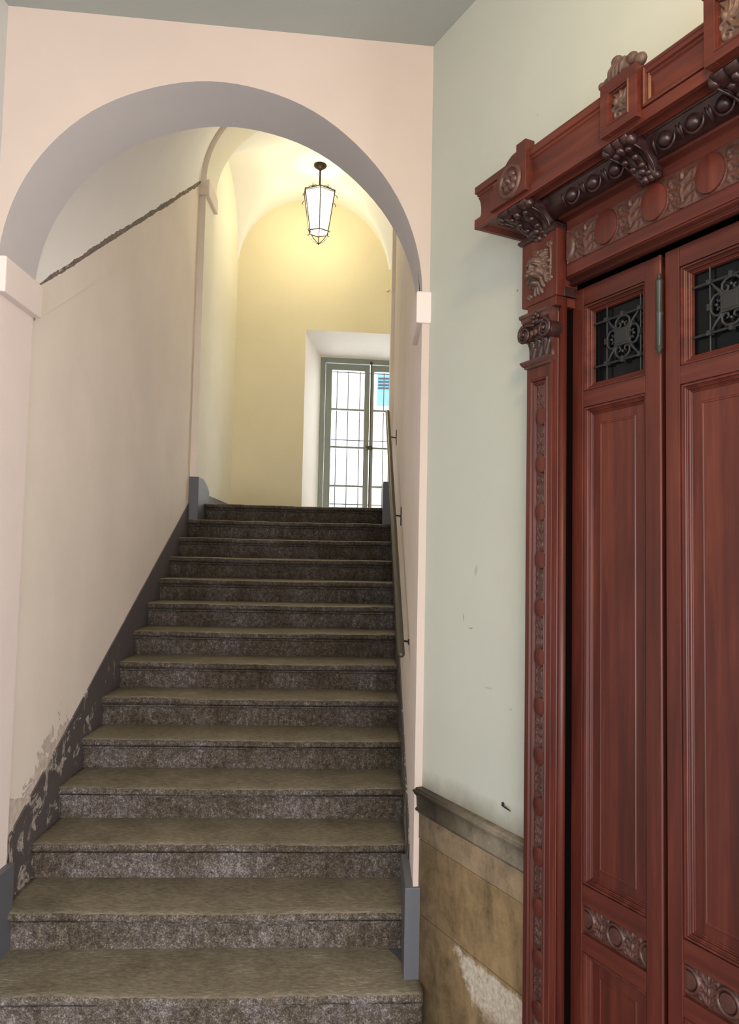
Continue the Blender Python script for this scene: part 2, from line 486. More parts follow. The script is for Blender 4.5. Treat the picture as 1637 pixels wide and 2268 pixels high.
# left wall of the hall
b = MB(); b.prism([(-1.375, 2.80, FLOOR), (-1.6, -4.2, FLOOR), (-1.7, -4.2, FLOOR), (-1.52, 2.80, FLOOR)], (0, 0, CEIL - FLOOR + 0.05))
struct(b, 'wall_left', M['leftwall'])
# right wall with a shallow pocket where the doors stand
b = MB()
WL = lambda s_, n_, z_: (s_, n_, z_)
S1, S2, ZT, DP = 0.80, 2.18, 0.818, -0.06
def rect(s0, s1, z0, z1, n=0, mi=0): b.quad(WL(s0, n, z0), WL(s1, n, z0), WL(s1, n, z1), WL(s0, n, z1), mi)
rect(-0.04, S1, FLOOR, CEIL + .05); rect(S2, 3.5, FLOOR, CEIL + .05); rect(3.5, 5.2, 0.85, CEIL + .05); rect(5.2, 8.0, FLOOR, CEIL + .05); rect(S1, S2, ZT, CEIL + .05)
rect(S1, S2, FLOOR, ZT, DP, 1)  # pocket coloured black for the shade behind the leaves
b.quad(WL(S1, 0, FLOOR), WL(S1, DP, FLOOR), WL(S1, DP, ZT), WL(S1, 0, ZT), 1)
b.quad(WL(S2, 0, FLOOR), WL(S2, DP, FLOOR), WL(S2, DP, ZT), WL(S2, 0, ZT), 1)
b.quad(WL(S1, 0, ZT), WL(S2, 0, ZT), WL(S2, DP, ZT), WL(S1, DP, ZT), 1)
rect(-0.04, 3.5, FLOOR, CEIL + .05, -0.2); rect(5.2, 8.0, FLOOR, CEIL + .05, -0.2)
o = struct(b, 'wall_right', [M['green'], M['gapshade']], fr=lambda q: np.stack([q[:, 0], -q[:, 1], q[:, 2]], 1), top=True)
o.location = (P0[0], P0[1], Z0); o.rotation_euler = (0, 0, RZ)
# back wall of the hall with the street portal
b = MB()
for x0, x1, z0, z1 in ((-1.75, -1.1, FLOOR, CEIL), (1.4, 3.4, FLOOR, CEIL), (-1.1, 1.4, 1.2, CEIL)):
    b.box((x0, -2.2, z0), (x1, -2.0, z1 + .05))
struct(b, 'wall_back', M['arch'])

# ---- walls pierced by a round arch
def arch_wall(name, xin0, xin1, xo0, xo1, spring, floor, top, y0, skew, thick, mats, n=48, wob=0.0, drop=0.0):
    b = MB(); cx = (xin0 + xin1)/2; R = (xin1 - xin0)/2
    pts = []
    for i in range(n + 1):
        a = PI - PI*i/n
        w_ = 1 + wob*(math.sin(5*a + 1) + 0.6*math.sin(11*a + 2.2)) if 0 < i < n else 1
        x = cx + R*math.cos(a)
        pts.append((x, spring + R*w_*math.sin(a) - drop*(x - cx)))
    Y = lambda x, k: y0 + skew*x + k*thick
    for k in (0, 1):
        for (xa, za), (xb, zb) in zip(pts[:-1], pts[1:]):
            b.quad((xa, Y(xa, k), za), (xb, Y(xb, k), zb), (xb, Y(xb, k), top), (xa, Y(xa, k), top), 0)
        b.quad((xo0, Y(xo0, k), floor), (xin0, Y(xin0, k), floor), (xin0, Y(xin0, k), top), (xo0, Y(xo0, k), top), 0)
        b.quad((xin1, Y(xin1, k), floor), (xo1, Y(xo1, k), floor), (xo1, Y(xo1, k), top), (xin1, Y(xin1, k), top), 0)
    for (xa, za), (xb, zb) in zip(pts[:-1], pts[1:]):
        b.quad((xa, Y(xa, 0), za), (xb, Y(xb, 0), zb), (xb, Y(xb, 1), zb), (xa, Y(xa, 1), za), 1)
    for x, z in (pts[0], pts[-1]):
        b.quad((x, Y(x, 0), floor), (x, Y(x, 1), floor), (x, Y(x, 1), z), (x, Y(x, 0), z), 2)
    return struct(b, name, mats, smooth=25)
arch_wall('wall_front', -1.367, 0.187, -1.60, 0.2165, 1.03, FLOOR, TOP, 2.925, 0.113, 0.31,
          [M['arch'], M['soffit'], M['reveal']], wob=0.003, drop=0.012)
AY, AS = 6.43, 0.055
arch_wall('wall_landing_arch', -1.422, 0.150, -1.60, 0.30, 3.16, LAND - 0.4, TOP, AY, AS, 0.38,
          [M['stairwall'], M['ivory'], M['ivory']])

# ---- stair walls and the rising barrel vault
def vs(y): return 1.094 + 0.637*(y - 3.115)
b = MB()
b.quad((wl(3.0), 3.0, FLOOR), (wl(6.5), 6.5, FLOOR), (wl(6.5), 6.5, TOP), (wl(3.0), 3.0, TOP))
struct(b, 'wall_stair_left', M['flaking'])
b = MB()
b.quad((wr(3.15), 3.15, FLOOR), (wr(6.5), 6.5, FLOOR), (wr(6.5), 6.5, TOP), (wr(3.15), 3.15, TOP))
struct(b, 'wall_stair_right', M['stairwall'])
b = MB(); G = []
for j in range(25):
    y = 3.06 + (6.55 - 3.06)*j/24; x0, x1 = wl(y) + 0.010, wr(y) - 0.010; cx, R = (x0+x1)/2, (x1-x0)/2
    zz = vs(y) + 0.012*math.sin(y*5.1)*0.5
    G.append([(cx - R*math.cos(PI*i/36), y, zz + R*math.sin(PI*i/36)) for i in range(37)])
b.grid(G)
struct(b, 'ceiling_stair', M['vault'], smooth=60)
# unseen slab added above stair and landing to keep sky light out
b = MB(); b.box((-1.9, 2.7, TOP - .02), (1.9, 9.2, TOP + 0.1)); struct(b, 'ceiling_light_block', M['white'])

# ragged mortar line where vault and left wall meet, and the plaster band below it
def ragged(y0, y1, za, zb, x_in, wid, n, amp, mat, name, fn=wl, sgn=1, th=0.010):
    b = MB(); rows = []
    def smooth(k): return np.convolve(RNG.normal(size=n+1+6), np.ones(7)/7, 'valid')*1.6
    e1, e2, e3 = smooth(1), smooth(2), RNG.normal(size=n+1)
    for i in range(n+1):
        y = y0 + (y1-y0)*i/n; z = za + (zb-za)*i/n; k = min(1, (i+1)/14, (n-i+1)/5)
        h = wid*(0.15 + 0.85*k)
        t_ = z + h*(0.55 + 0.22*amp*e1[i] + 0.05*e3[i]); l_ = z - h*(0.45 + 0.22*amp*e2[i] - 0.05*e3[i])
        m1, m2 = z + 0.3*h, z - 0.2*h
        X = lambda d: fn(y) + sgn*d
        z0_ = z; z = z - 0.010; t_ -= .010; l_ -= .010; m1 -= .010; m2 -= .010
        rows.append([(X(0.0105), y, t_), (X(0.0125 + 0.001*e3[i]), y, m1), (X(0.0105 + 0.0012*e1[i]), y, z), (X(0.0085 + 0.001*e3[i]), y, m2), (X(0.001), y, l_)])
    b.grid(rows)
    return struct(b, name, mat, smooth=60)
ragged(3.135, 6.345, vs(3.135), vs(6.345), 0, 0.044, 170, 0.8, M['mortar'], 'trim_1')
ragged(3.35, 6.38, vs(3.35), vs(6.38), 0, 0.026, 90, 0.8, M['mortar'], 'trim_2', fn=wr, sgn=-1)
b = MB(); up_, lo_ = [], []
for i in range(21):
    y = 3.14 + (5.3 - 3.14)*i/20; th = 0.007*(1 - (i/20)**2)
    zl = 0.985 + 0.594*(y - 3.186)
    up_.append((wl(y) + th, y, vs(y) - 0.01)); lo_.append((wl(y) + th, y, zl))
b.grid([up_, lo_, [(q[0] - 0.012, q[1], q[2] - 0.002) for q in lo_]])
struct(b, 'trim_3', M['stairwall'])

# ---- landing
LX0, LX1, LZ = -1.47, 0.16, 3.16
def by(x): return 8.40 + 0.12*x
b = MB(); b.box((-1.7, 6.86, LAND - 0.12), (1.9, 9.2, LAND)); struct(b, 'floor_landing', M['floor'])
b = MB(); b.quad((LX0, 6.75, LAND - .2), (LX0, 8.5, LAND - .2), (LX0, 8.5, TOP), (LX0, 6.75, TOP)); struct(b, 'wall_landing_left', M['ivory'])
b = MB(); b.quad((1.6, 6.6, LAND - .2), (1.6, 8.9, LAND - .2), (1.6, 8.9, TOP), (1.6, 6.6, TOP)); struct(b, 'wall_landing_right', M['ivory'])
b = MB(); b.quad((0.16, 6.86, LAND - .2), (1.65, 6.86, LAND - .2), (1.65, 6.86, TOP), (0.16, 6.86, TOP)); struct(b, 'wall_landing_front', M['ivory'])
# back wall with the splayed window recess
RX0, RX1, RZT = -0.727, 0.70, 2.497
WX0, WX1, WZT, WZB = -0.589, 0.57, 2.322, LAND + 0.05
def wy(x): return 8.85 + 0.12*x
b = MB()
def bw(x0, x1, z0, z1): b.quad((x0, by(x0), z0), (x1, by(x1), z0), (x1, by(x1), z1), (x0, by(x0), z1), 0)
bw(-1.6, RX0, LAND - .2, TOP); bw(RX1, 1.7, LAND - .2, TOP); bw(RX0, RX1, RZT, TOP); bw(RX0, RX1, LAND - .2, LAND + .0)
A = [(RX0, by(RX0), LAND), (RX1, by(RX1), LAND), (RX1, by(RX1), RZT), (RX0, by(RX0), RZT)]
B = [(WX0, wy(WX0), WZB), (WX1, wy(WX1), WZB), (WX1, wy(WX1), WZT), (WX0, wy(WX0), WZT)]
for i in range(4):
    j = (i+1) % 4; b.quad(A[i], A[j], B[j], B[i], 1)
# outer skin of that wall around the window
for x0, x1, z0, z1 in ((-1.7, WX0, LAND-.3, TOP), (WX1, 1.8, LAND-.3, TOP), (WX0, WX1, WZT, TOP), (WX0, WX1, LAND-.3, WZB)):
    b.quad((x0, wy(x0)+.08, z0), (x1, wy(x1)+.08, z0), (x1, wy(x1)+.08, z1), (x0, wy(x0)+.08, z1), 1)
for i in range(4):
    j = (i+1) % 4; b.quad(B[i], B[j], (B[j][0], B[j][1]+.08, B[j][2]), (B[i][0], B[i][1]+.08, B[i][2]), 1)
struct(b, 'wall_landing_back', [M['cream'], M['white']])
# groin vault over the landing
b = MB(); cx, R = (LX0+LX1)/2, (LX1-LX0)/2
us = 0.5 - 0.5*np.cos(np.linspace(0, PI, 61))
xs = np.concatenate([cx - R*np.cos(np.linspace(0, PI, 61)), np.linspace(LX1+.1, 1.65, 14)])
G = []
for x in xs:
    row = []
    ya, yb = 6.76 + 0.055*x, by(x) + 0.004
    for u in us:
        z1 = math.sqrt(max(0, R*R - (x-cx)**2)) * 0.80/R
        z2 = 0.80*math.sqrt(max(0, 1 - (2*u-1)**2))
        k = 45.0
        row.append((x, ya + (yb-ya)*u, LZ + math.log(math.exp(k*z1) + math.exp(k*z2))/k - math.log(2)/k))
    G.append(row)
b.grid(G)
struct(b, 'ceiling_landing', M['vault'], smooth=70)
# the near end of that vault, above the arch wall
b = MB(); b.box((-1.6, 6.70, 4.0), (1.7, 6.78, TOP)); struct(b, 'wall_landing_top', M['white'])

# ---- imposts
def skewbox(b, x0, x1, y0, y1, z0, z1, sk=0.0, mi=0):
    v = []
    for z in (z0, z1):
        v += [(x0, y0+sk*x0, z), (x1, y0+sk*x1, z), (x1, y1+sk*x1, z), (x0, y1+sk*x0, z)]
    b.add(v, [(0,3,2,1),(4,5,6,7),(0,1,5,4),(1,2,6,5),(2,3,7,6),(3,0,4,7)], mi)
for i, (x0, x1, y0, y1, z0, z1, sk, m) in enumerate((
        (-1.41, -1.334, 2.917, 3.238, 0.950, 1.083, 0.113, 'reveal'),
        (0.164, 0.228, 2.915, 3.238, 0.918, 1.042, 0.113, 'reveal'),
        (-1.50, -1.392, AY - 0.02, AY + 0.36, 3.03, 3.165, AS, 'stairwall'),
        (0.120, 0.22, AY - 0.02, AY + 0.36, 3.03, 3.165, AS, 'ivory'))):
    b = MB(); skewbox(b, x0, x1, y0, y1, z0, z1, sk)
    o = struct(b, 'trim_%d' % (4 + i), M[m], bevel=0.006)

# ---- grey plinths and skirtings
def plinth(name, x0, x1, y0, y1, z0, z1, sk, chamf):
    b = MB()
    # outline seen from the side: flat top with a sloped shoulder at the back
    pr = [(y0, z0), (y1, z0), (y1, z1 - chamf), (y1 - 0.12, z1 - chamf*0.35), (y1 - 0.25, z1), (y0, z1)]
    b.prism([(x0, y + sk*x0, z) for y, z in pr], (x1 - x0, sk*(x1 - x0), 0))
    o = struct(b, name, M['greypaint'], bevel=0.004); fix_normals(o)
    return o
plinth('baseboard_front_right', 0.157, 0.222, 2.913, 3.25, -H0 - 0.01, -1.185, 0.113, 0.0)
plinth('baseboard_front_left', -1.40, -1.342, 2.913, 3.25, -H0 - 0.01, -1.185, 0.113, 0.0)
plinth('baseboard_arch_left', -1.49, -1.396, AY - 0.022, AY + 0.41, LAND - 0.16, 0.665, AS, 0.085)
plinth('baseboard_arch_right', 0.108, 0.22, AY - 0.022, AY + 0.41, LAND - 0.16, 0.665, AS, 0.085)
def slanted(name, pts, fn, sgn, mat):
    """painted skirting strip: pts = (y, top z)"""
    b = MB(); rows = []
    for y, zt in pts:
        yl = D0 + SK*fn(y); zb = -H0 + RI*(y - yl)/TR - 0.22
        zb = max(zb, FLOOR)
        x = fn(y)
        rows.append([(x - sgn*.002, y, zt), (x + sgn*.006, y, zt - 0.003), (x + sgn*.008, y, zb)])
    b.grid(rows)
    return struct(b, name, mat)
slanted('baseboard_left', [(3.05, -1.14), (3.168, -1.085), (3.37, -0.985), (3.58, -0.885), (3.86, -0.745), (4.213, -0.57), (4.77, -0.30), (5.39, 0.0), (6.40, 0.485)], wl, 1, M['peel'])
slanted('baseboard_right', [(3.2, -1.12), (3.6, -0.93), (4.2, -0.62), (5.0, -0.20), (5.8, 0.21), (6.40, 0.51)], wr, -1, M['peel'])
b = MB()
b.box((LX0 - .002, 6.80, LAND - .02), (LX0 + 0.012, 8.3, LAND + 0.10))
struct(b, 'baseboard_landing', M['greypaint'])

# ------------------------------------------------------------------ the stair
root = tag(empty('stone_staircase', (-0.6, 2.83, FLOOR)), 'dark speckled granite staircase climbing through the arch', 'staircase')
def step_mesh(k):
    # (y from the lip, z from the top, is-tread) outline; x runs along the step
    xl_ = wl(D0 + k*TR) + 0.002; xr_ = wr(D0 + k*TR) - 0.002
    if k == 0: xl_, xr_ = -1.365, 0.223
    if k == 1: xl_, xr_ = -1.385, 0.185
    if k == 13: xl_, xr_ = -1.394, 0.107
    prof = [(0.36, 0.0), (0.25, 0.0), (0.13, -0.001), (0.05, -0.002), (0.020, -0.003), (0.008, -0.007), (0.001, -0.014), (0.0, -0.023), (0.003, -0.031), (0.014, -0.037),
            (0.034, -0.038), (0.034, -0.043), (0.022, -0.045), (0.022, -0.053), (0.036, -0.058), (0.037, -0.11), (0.038, -RI - 0.004)]
    nx = 70; rg = np.random.default_rng(100 + k)
    wob = np.cumsum(rg.normal(0, 0.0012, nx+1)); wob -= np.linspace(wob[0], wob[-1], nx+1)
    chip = np.clip(rg.normal(0, 1, nx+1), -1.5, 2.5)*(0.0022 if k < 9 else 0.001)
    G = []
    for i in range(nx+1):
        u = i/nx; x = xl_ + (xr_ - xl_)*u
        sag = -0.006*math.exp(-((u - 0.55)/0.28)**2)
        row = []; x_ = x
        for j, (dy, dz) in enumerate(prof):
            x = min(x_, 0.2125 + (2.95 - (D0 + k*TR + SK*x_ + dy))*0.5095) if k == 0 else x_
            e = math.exp(-((j - 6.5)/2.6)**2)
            row.append((x, D0 + k*TR + SK*x + dy + e*(chip[i] + abs(wob[i])) + 0.0012*rg.normal()*(j > 9),
                        -H0 + k*RI + dz + (sag + 0.5*wob[i])*(1 if 2 < j < 9 else (0.6 if j == 2 else 0)) - e*abs(chip[i])*0.6))
        G.append(row)
    b = MB(); G = np.array(G)
    b.grid(G[:, :6], 1); b.grid(G[:, 5:], 0)
    # ends and underside
    for i in (0, nx):
        q = [tuple(p) for p in G[i]]; q.append((q[0][0], q[0][1], q[-1][2]))
        b.add(q, [tuple(range(len(q)))], 0)
    return b
for k in range(14):
    b = step_mesh(k)
    o = b.build('step', [M['riser'], M['tread']], root, org=(-0.6, 2.83, FLOOR), smooth=50)
    fix_normals(o)

# ------------------------------------------------------------------ handrail
P_bot, P_top = np.array([0.150, 3.43, -0.398]), np.array([0.122, 5.92, 1.150])
d_ = P_top - P_bot
root = tag(empty('handrail', tuple(P_bot)), 'dark green-brown metal pipe handrail on wall brackets beside the stair', 'handrail')
og = tuple(P_bot); b = MB(); Lr = np.linalg.norm(d_); uu = d_/Lr
b.tube([P_bot - uu*0.014, P_bot - uu*0.010, P_bot - uu*0.004, P_bot + uu*0.004, *[P_bot + d_*t for t in np.linspace(0.01, 1, 12)]], [0.004, 0.011, 0.0155, 0.0168] + [0.0165]*12, 14)
b.build('rail', M['railpaint'], root, org=og, smooth=50)
for yb in (3.545, 4.55, 5.55):
    q = P_bot + d_*(yb - P_bot[1])/d_[1]; xw = wr(yb)
    b = MB()
    b.tube([(q[0], q[1], q[2] - 0.010), (q[0] + .006, q[1], q[2] - 0.022), (q[0] + (xw-q[0])*.6, q[1], q[2] - 0.026), (xw, q[1], q[2] - 0.028)], 0.0045, 8)
    br = b.build('bracket', M['blackiron'], root, org=og, smooth=50)
    b = MB(); zc = q[2] - 0.028
    hh = 0.012 if yb < 4 else 0.055
    b.box((xw - 0.005, q[1] - 0.012, zc - hh), (xw + 0.0, q[1] + 0.012, zc + hh))
    b.build('wall_plate', M['blackiron'], br, org=og, bevel=0.002)

# ------------------------------------------------------------------ lantern
LC = (-0.562, 7.58)
root = tag(empty('hanging_lantern', (LC[0], LC[1], 3.95)), 'lit six-sided iron lantern with frosted panes hanging from the landing vault', 'lantern')
og = (LC[0], LC[1], 3.95)
hexa = [math.radians(-90 + 7 + 60*i) for i in range(6)]
ZTp, ZBt, RT, RB = 3.665, 3.262, 0.170, 0.104
def hp(i, r, z): a = hexa[i % 6]; return (LC[0] + r*math.cos(a), LC[1] + r*math.sin(a), z)
b = MB(); b.lathe([(0, 0.035), (0.035, 0.03), (0.060, 0.012), (0.065, 0.0), (0.058, -0.012), (0.03, -0.03), (0.014, -0.042), (0.010, -0.05)], (LC[0], LC[1], 3.945))
b.build('canopy', M['lampiron'], root, org=og, smooth=40)
b = MB(); b.tube([(LC[0], LC[1], 3.92), (LC[0], LC[1], 3.70)], 0.0095, 10)
b.lathe([(0.010, 0.03), (0.022, 0.012), (0.026, 0.0), (0.014, -0.012), (0.010, -0.03)], (LC[0], LC[1], 3.70))
b.build('rod', M['lampiron'], root, org=og, smooth=40)
b = MB()
for i in range(6):
    for (z, r, w_) in ((ZTp, RT, 0.009), (ZTp - 0.016, RT - 0.001, 0.005)):
        b.tube([hp(i, r, z), hp(i+1, r, z)], w_*0.62, 6)
    b.tube([hp(i, RT, ZTp), (LC[0], LC[1], ZTp + 0.035)], 0.004, 6)
b.build('top_ring', M['lampiron'], root, org=og, smooth=40)
b = MB(); tp = [hp(i, RT - .006, ZTp + .002) for i in range(6)] + [(LC[0], LC[1], ZTp + .030)]
b.add(tp, [(i, (i+1) % 6, 6) for i in range(6)]); b.build('lid', M['lidglass'], root, org=og)
for i in range(6):
    b = MB(); b.tube([hp(i, RT, ZTp), hp(i, RB, ZBt)], 0.0055, 6)
    b.tube([hp(i, RT + 0.004, ZTp - 0.05), hp(i, RT + .022, ZTp - 0.065), hp(i, RT + .024, ZTp - 0.085)], 0.0035, 6)
    b.build('rib', M['lampiron'], root, org=og, smooth=40)
    b = MB(); m = [(q+p)/2 for q, p in zip(hp(i, RT, ZTp), hp(i+1, RT, ZTp))]
    b.tube([(m[0], m[1], ZTp), (m[0], m[1], ZTp + 0.018), (m[0], m[1], ZTp + 0.045)], [0.008, 0.005, 0.0012], 6)
    for sg in (-1, 1):
        dv = np.array(hp(i+1, RT, ZTp)) - np.array(hp(i, RT, ZTp)); dv /= np.linalg.norm(dv)
        b.tube([tuple(np.array(m) + dv*sg*k + np.array((0, 0, h))) for k, h in ((0.006, .006), (0.022, .016), (0.036, .012), (0.040, .004))], 0.003, 6)
    b.build('finial', M['lampiron'], root, org=og, smooth=40)
    b = MB(); r1, r2_ = RT - 0.008, RB - 0.006
    q = [hp(i, r1, ZTp - 0.008), hp(i+1, r1, ZTp - 0.008), hp(i+1, r2_, ZBt + 0.004), hp(i, r2_, ZBt + 0.004)]
    ext = np.array([LC[0], LC[1], 3.4]) - np.mean(q, axis=0); ext[2] = 0; ext = ext/np.linalg.norm(ext)*0.003
    b.prism(q, ext); b.build('pane', M['lampglass'], root, org=og)
b = MB()
for i in range(6):
    b.tube([hp(i, RB, ZBt), hp(i+1, RB, ZBt)], 0.0055, 6)
b.build('bottom_ring', M['lampiron'], root, org=og, smooth=40)
b = MB()
for i in range(6):
    b.tube([hp(i, RB, ZBt), hp(i, RB*0.86, ZBt - 0.04), hp(i, RB*0.55, ZBt - 0.078), hp(i, RB*0.2, ZBt - 0.104), hp(i, 0.004, ZBt - 0.112)], 0.0038, 6)
    b.tube([hp(i, RB, ZBt), hp(i, RB + .016, ZBt - 0.012), hp(i, RB + .022, ZBt - 0.002)], 0.0035, 6)
b.ell((LC[0], LC[1], ZBt - 0.115), (0.008, 0.008, 0.011))
b.build('bottom_cage', M['lampiron'], root, org=og, smooth=40)
bulb = bpy.data.lights.new('lantern_bulb', 'POINT'); bulb.energy = 37; bulb.color = (1.0, 0.90, 0.69); bulb.shadow_soft_size = 0.08
bo = bpy.data.objects.new('lantern_bulb', bulb); COL.objects.link(bo); bo.location = (LC[0], LC[1], Z0 + 3.44)

# ------------------------------------------------------------------ window on the landing
root = empty('window_1', (-0.01, wy(-0.01), WZB)); tag(root, 'tall grey-green two-leaf window with iron bars outside, on the landing', 'window', kind='structure')
ogw = (-0.01, wy(-0.01), WZB)
def wbox(b, x0, x1, z0, z1, d0, d1, mi=0):   # d: depth behind the inner face of the frame
    v = []
    for z in (z0, z1):
        v += [(x0, wy(x0)+d0, z), (x1, wy(x1)+d0, z), (x1, wy(x1)+d1, z), (x0, wy(x0)+d1, z)]
    b.add(v, [(0,3,2,1),(4,5,6,7),(0,1,5,4),(1,2,6,5),(2,3,7,6),(3,0,4,7)], mi)
b = MB(); FW = 0.055
wbox(b, WX0, WX0+FW, WZB, WZT, 0, .07); wbox(b, WX1-FW, WX1, WZB, WZT, 0, .07); wbox(b, WX0+FW, WX1-FW, WZT-FW, WZT, 0, .07)
b.build('window_frame', M['winpaint'], root, org=ogw, bevel=0.004)
CZ0, CZ1 = WZB + 0.005, WZT - FW - 0.008
for side in (0, 1):
    x0, x1 = (WX0+FW+.004, -0.026) if side == 0 else (-0.020, WX1-FW-.004)
    b = MB(); sl, sr = (0.072, 0.060) if side == 0 else (0.042, 0.072)
    wbox(b, x0, x0+sl, CZ0, CZ1, .008, .05); wbox(b, x1-sr, x1, CZ0, CZ1, .008, .05)
    wbox(b, x0+sl, x1-sr, CZ1-.075, CZ1, .008, .05); wbox(b, x0+sl, x1-sr, CZ0, CZ0+.09, .008, .05)
    cs = b.build('casement', M['winpaint'], root, org=ogw, bevel=0.003)
    gx0, gx1 = x0+sl, x1-sr; zs_ = [CZ0+.09, 0.855, 1.298, 1.732, CZ1-.075]
    for z in zs_[1:-1]:
        b = MB(); wbox(b, gx0, gx1, z-.011, z+.011, .012, .044); b.build('glazing_bar', M['winpaint'], cs, org=ogw)
    for za, zb in zip(zs_[:-1], zs_[1:]):
        b = MB(); wbox(b, gx0, gx1, za+(.011 if za != zs_[0] else 0), zb-(.011 if zb != zs_[-1] else 0), .026, .030); b.build('pane', M['winglass'], cs, org=ogw)
b = MB(); xm = -0.012; ym = wy(xm)
b.tube([(xm, ym-.004, CZ0+.02), (xm, ym-.004, CZ1+.02)], 0.007, 8); b.ell((xm, ym-.006, CZ1 + 0.02), (.018, .010, .02))
b.box((xm-.03, ym-.022, 1.275), (xm+.03, ym-.002, 1.32)); b.tube([(xm, ym-.02, 1.30), (xm-.045, ym-.03, 1.305)], 0.007, 8)
b.build('bolt', M['bolt'], root, org=ogw, smooth=40)
# iron bars outside
gy = lambda x: wy(x) + 0.22
root = tag(empty('window_grille', (0, gy(0), WZB)), 'thin iron security bars outside the landing window', 'window bars')
ogg = (0, gy(0), WZB)
for x in (-0.545, -0.408, -0.278, -0.140, 0.0, 0.14, 0.28, 0.42):
    b = MB(); b.tube([(x, gy(x), WZB - .1), (x, gy(x), WZT + .15)], 0.006, 8); b.build('bar', M['iron'], root, org=ogg, smooth=40)
for z in (1.412 - 0.75, 1.412, 1.412 + .80):
    b = MB(); b.box((-.75, gy(-.75) + .004, z - .010), (.75, gy(.75) - .16, z + .010))
    b = MB(); b.tube([(-.75, gy(-.75), z), (.75, gy(.75), z)], 0.006, 8); b.build('cross_bar', M['iron'], root, org=ogg, smooth=40)
# house across the court
root = tag(empty('opposite_house', (0.5, 13.0, FLOOR)), 'sunlit white house front with a blue shutter seen through the window', 'building')
ogh = (0.5, 13.0, FLOOR)
b = MB(); b.box((-6, 13.0, FLOOR), (7, 13.3, 9.0)); b.build('house_wall', M['facade'], root, org=ogh)
b = MB(); b.box((-6, 12.90, 2.35), (0.0, 13.0, 2.43)); b.box((-6, 12.94, 2.28), (0.0, 13.0, 2.35)); b.build('cornice', M['stairwall'], root, org=ogh, bevel=.01)
b = MB(); b.box((0.09, 12.96, 2.62), (1.25, 13.0, 3.7)); sh = b.build('shutter', M['blue'], root, org=ogh)
for i in range(4):
    b = MB(); b.box((0.10, 12.945, 2.90 + .055*i), (1.24, 12.96, 2.93 + .055*i)); b.build('slat', M['iron'], sh, org=ogh)

# ------------------------------------------------------------------ wainscot on the right wall
def door_fr(vs_):            # (s, n, z) offsets -> local axes of an object turned by RZ
    return np.stack([vs_[:, 0], -vs_[:, 1], vs_[:, 2]], 1)
def door_root(name, s, n=0.0, z=FLOOR):
    q = W(s, n, z); return empty(name, q, RZ), (s, n, z)
root, og = door_root('baseboard_wainscot', 0.3)
tag(root, 'worn brown limestone wainscot with a moulded grey cap beside the door', 'wainscot', kind='structure')
def prof_strip(b, prof, s0, s1, n=1, mi=0, end=True):
    rows = [[(s0 + (s1-s0)*i/n, pn, pz) for pn, pz in prof] for i in range(n+1)]
    b.grid(rows, mi)
    if end:
        for r in (rows[0], rows[-1]): b.add(r, [tuple(range(len(r)))], mi)
SE = 0.685
b = MB(); prof_strip(b, [(0, -.825), (.020, -.827), (.024, -.830), (.024, -.833), (.030, -.835), (.033, -.838), (.033, -.842), (.028, -.846), (.028, -.850), (.024, -.853), (.022, -.857), (.020, -.861), (.018, -.898), (.022, -.901), (.024, -.906), (.022, -.911), (.014, -.914), (.012, -.92), (0, -.92)], -0.012, SE)
o = b.build('cap_moulding', M['cap'], root, fr=door_fr, org=og, smooth=35); fix_normals(o)
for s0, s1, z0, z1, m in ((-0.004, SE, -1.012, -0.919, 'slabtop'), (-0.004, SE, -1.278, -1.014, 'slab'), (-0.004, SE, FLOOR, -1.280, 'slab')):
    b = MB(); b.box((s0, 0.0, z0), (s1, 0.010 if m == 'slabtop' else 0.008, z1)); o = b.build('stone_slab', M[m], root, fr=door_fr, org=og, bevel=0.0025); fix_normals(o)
# small fittings on the walls
b = MB(); b.tube([(0.496, 0.001, -0.750), (0.502, 0.010, -0.7515), (0.520, 0.011, -0.754), (0.536, 0.011, -0.756), (0.541, 0.008, -0.760)], [.003, .0032, .0030, .0022, .0012], 6)
b.tube([(0.495, 0.0, -0.750), (0.495, 0.004, -0.750)], 0.005, 8)
q = W(0.52, 0, -0.753); root = empty('wall_hook', q, RZ); tag(root, 'small bent black iron hook in the grey-green wall left of the door', 'hook')
b.build('hook', M['blackiron'], root, fr=door_fr, org=(0.52, 0, -0.753), smooth=40)
b = MB(); b.lathe([(0.0, -0.022), (0.012, -0.021), (0.016, -0.014), (0.018, 0.0)], (0.150, by(0.150), 2.985), 'y', 14)
o = b.build('wall_fixture', M['stairwall'], org=(0.150, by(0.150), 2.985), smooth=40); tag(o, 'small pale round fixture on the yellow wall above the window', 'fixture')

# ------------------------------------------------------------------ carving tools (heights modelled on a grid)
def stroke_h(S, Z, pts, r0, r1, hs):
    """height of a half-round ridge following a polyline, tapering r0 -> r1"""
    H = np.zeros_like(S); m = len(pts) - 1
    for i in range(m):
        (ax, az), (bx, bz) = pts[i], pts[i+1]
        dx, dz = bx-ax, bz-az; L2 = dx*dx + dz*dz + 1e-12
        t = np.clip(((S-ax)*dx + (Z-az)*dz)/L2, 0, 1)
        d = np.hypot(S-ax-t*dx, Z-az-t*dz)
        r = r0 + (r1-r0)*(i+t)/m
        H = np.maximum(H, np.sqrt(np.clip(1 - (d/np.maximum(r, 1e-5))**2, 0, 1))*r*hs)
    return H
def blob_h(S, Z, cs, cz, rs, rz, h, base=0.0, rot=0.0):
    a, c = S-cs, Z-cz
    if rot: a, c = a*math.cos(rot)+c*math.sin(rot), -a*math.sin(rot)+c*math.cos(rot)
    q = 1 - (a/rs)**2 - (c/rz)**2
    return np.where(q > 0, base + h*np.sqrt(np.clip(q, 0, 1)), 0)
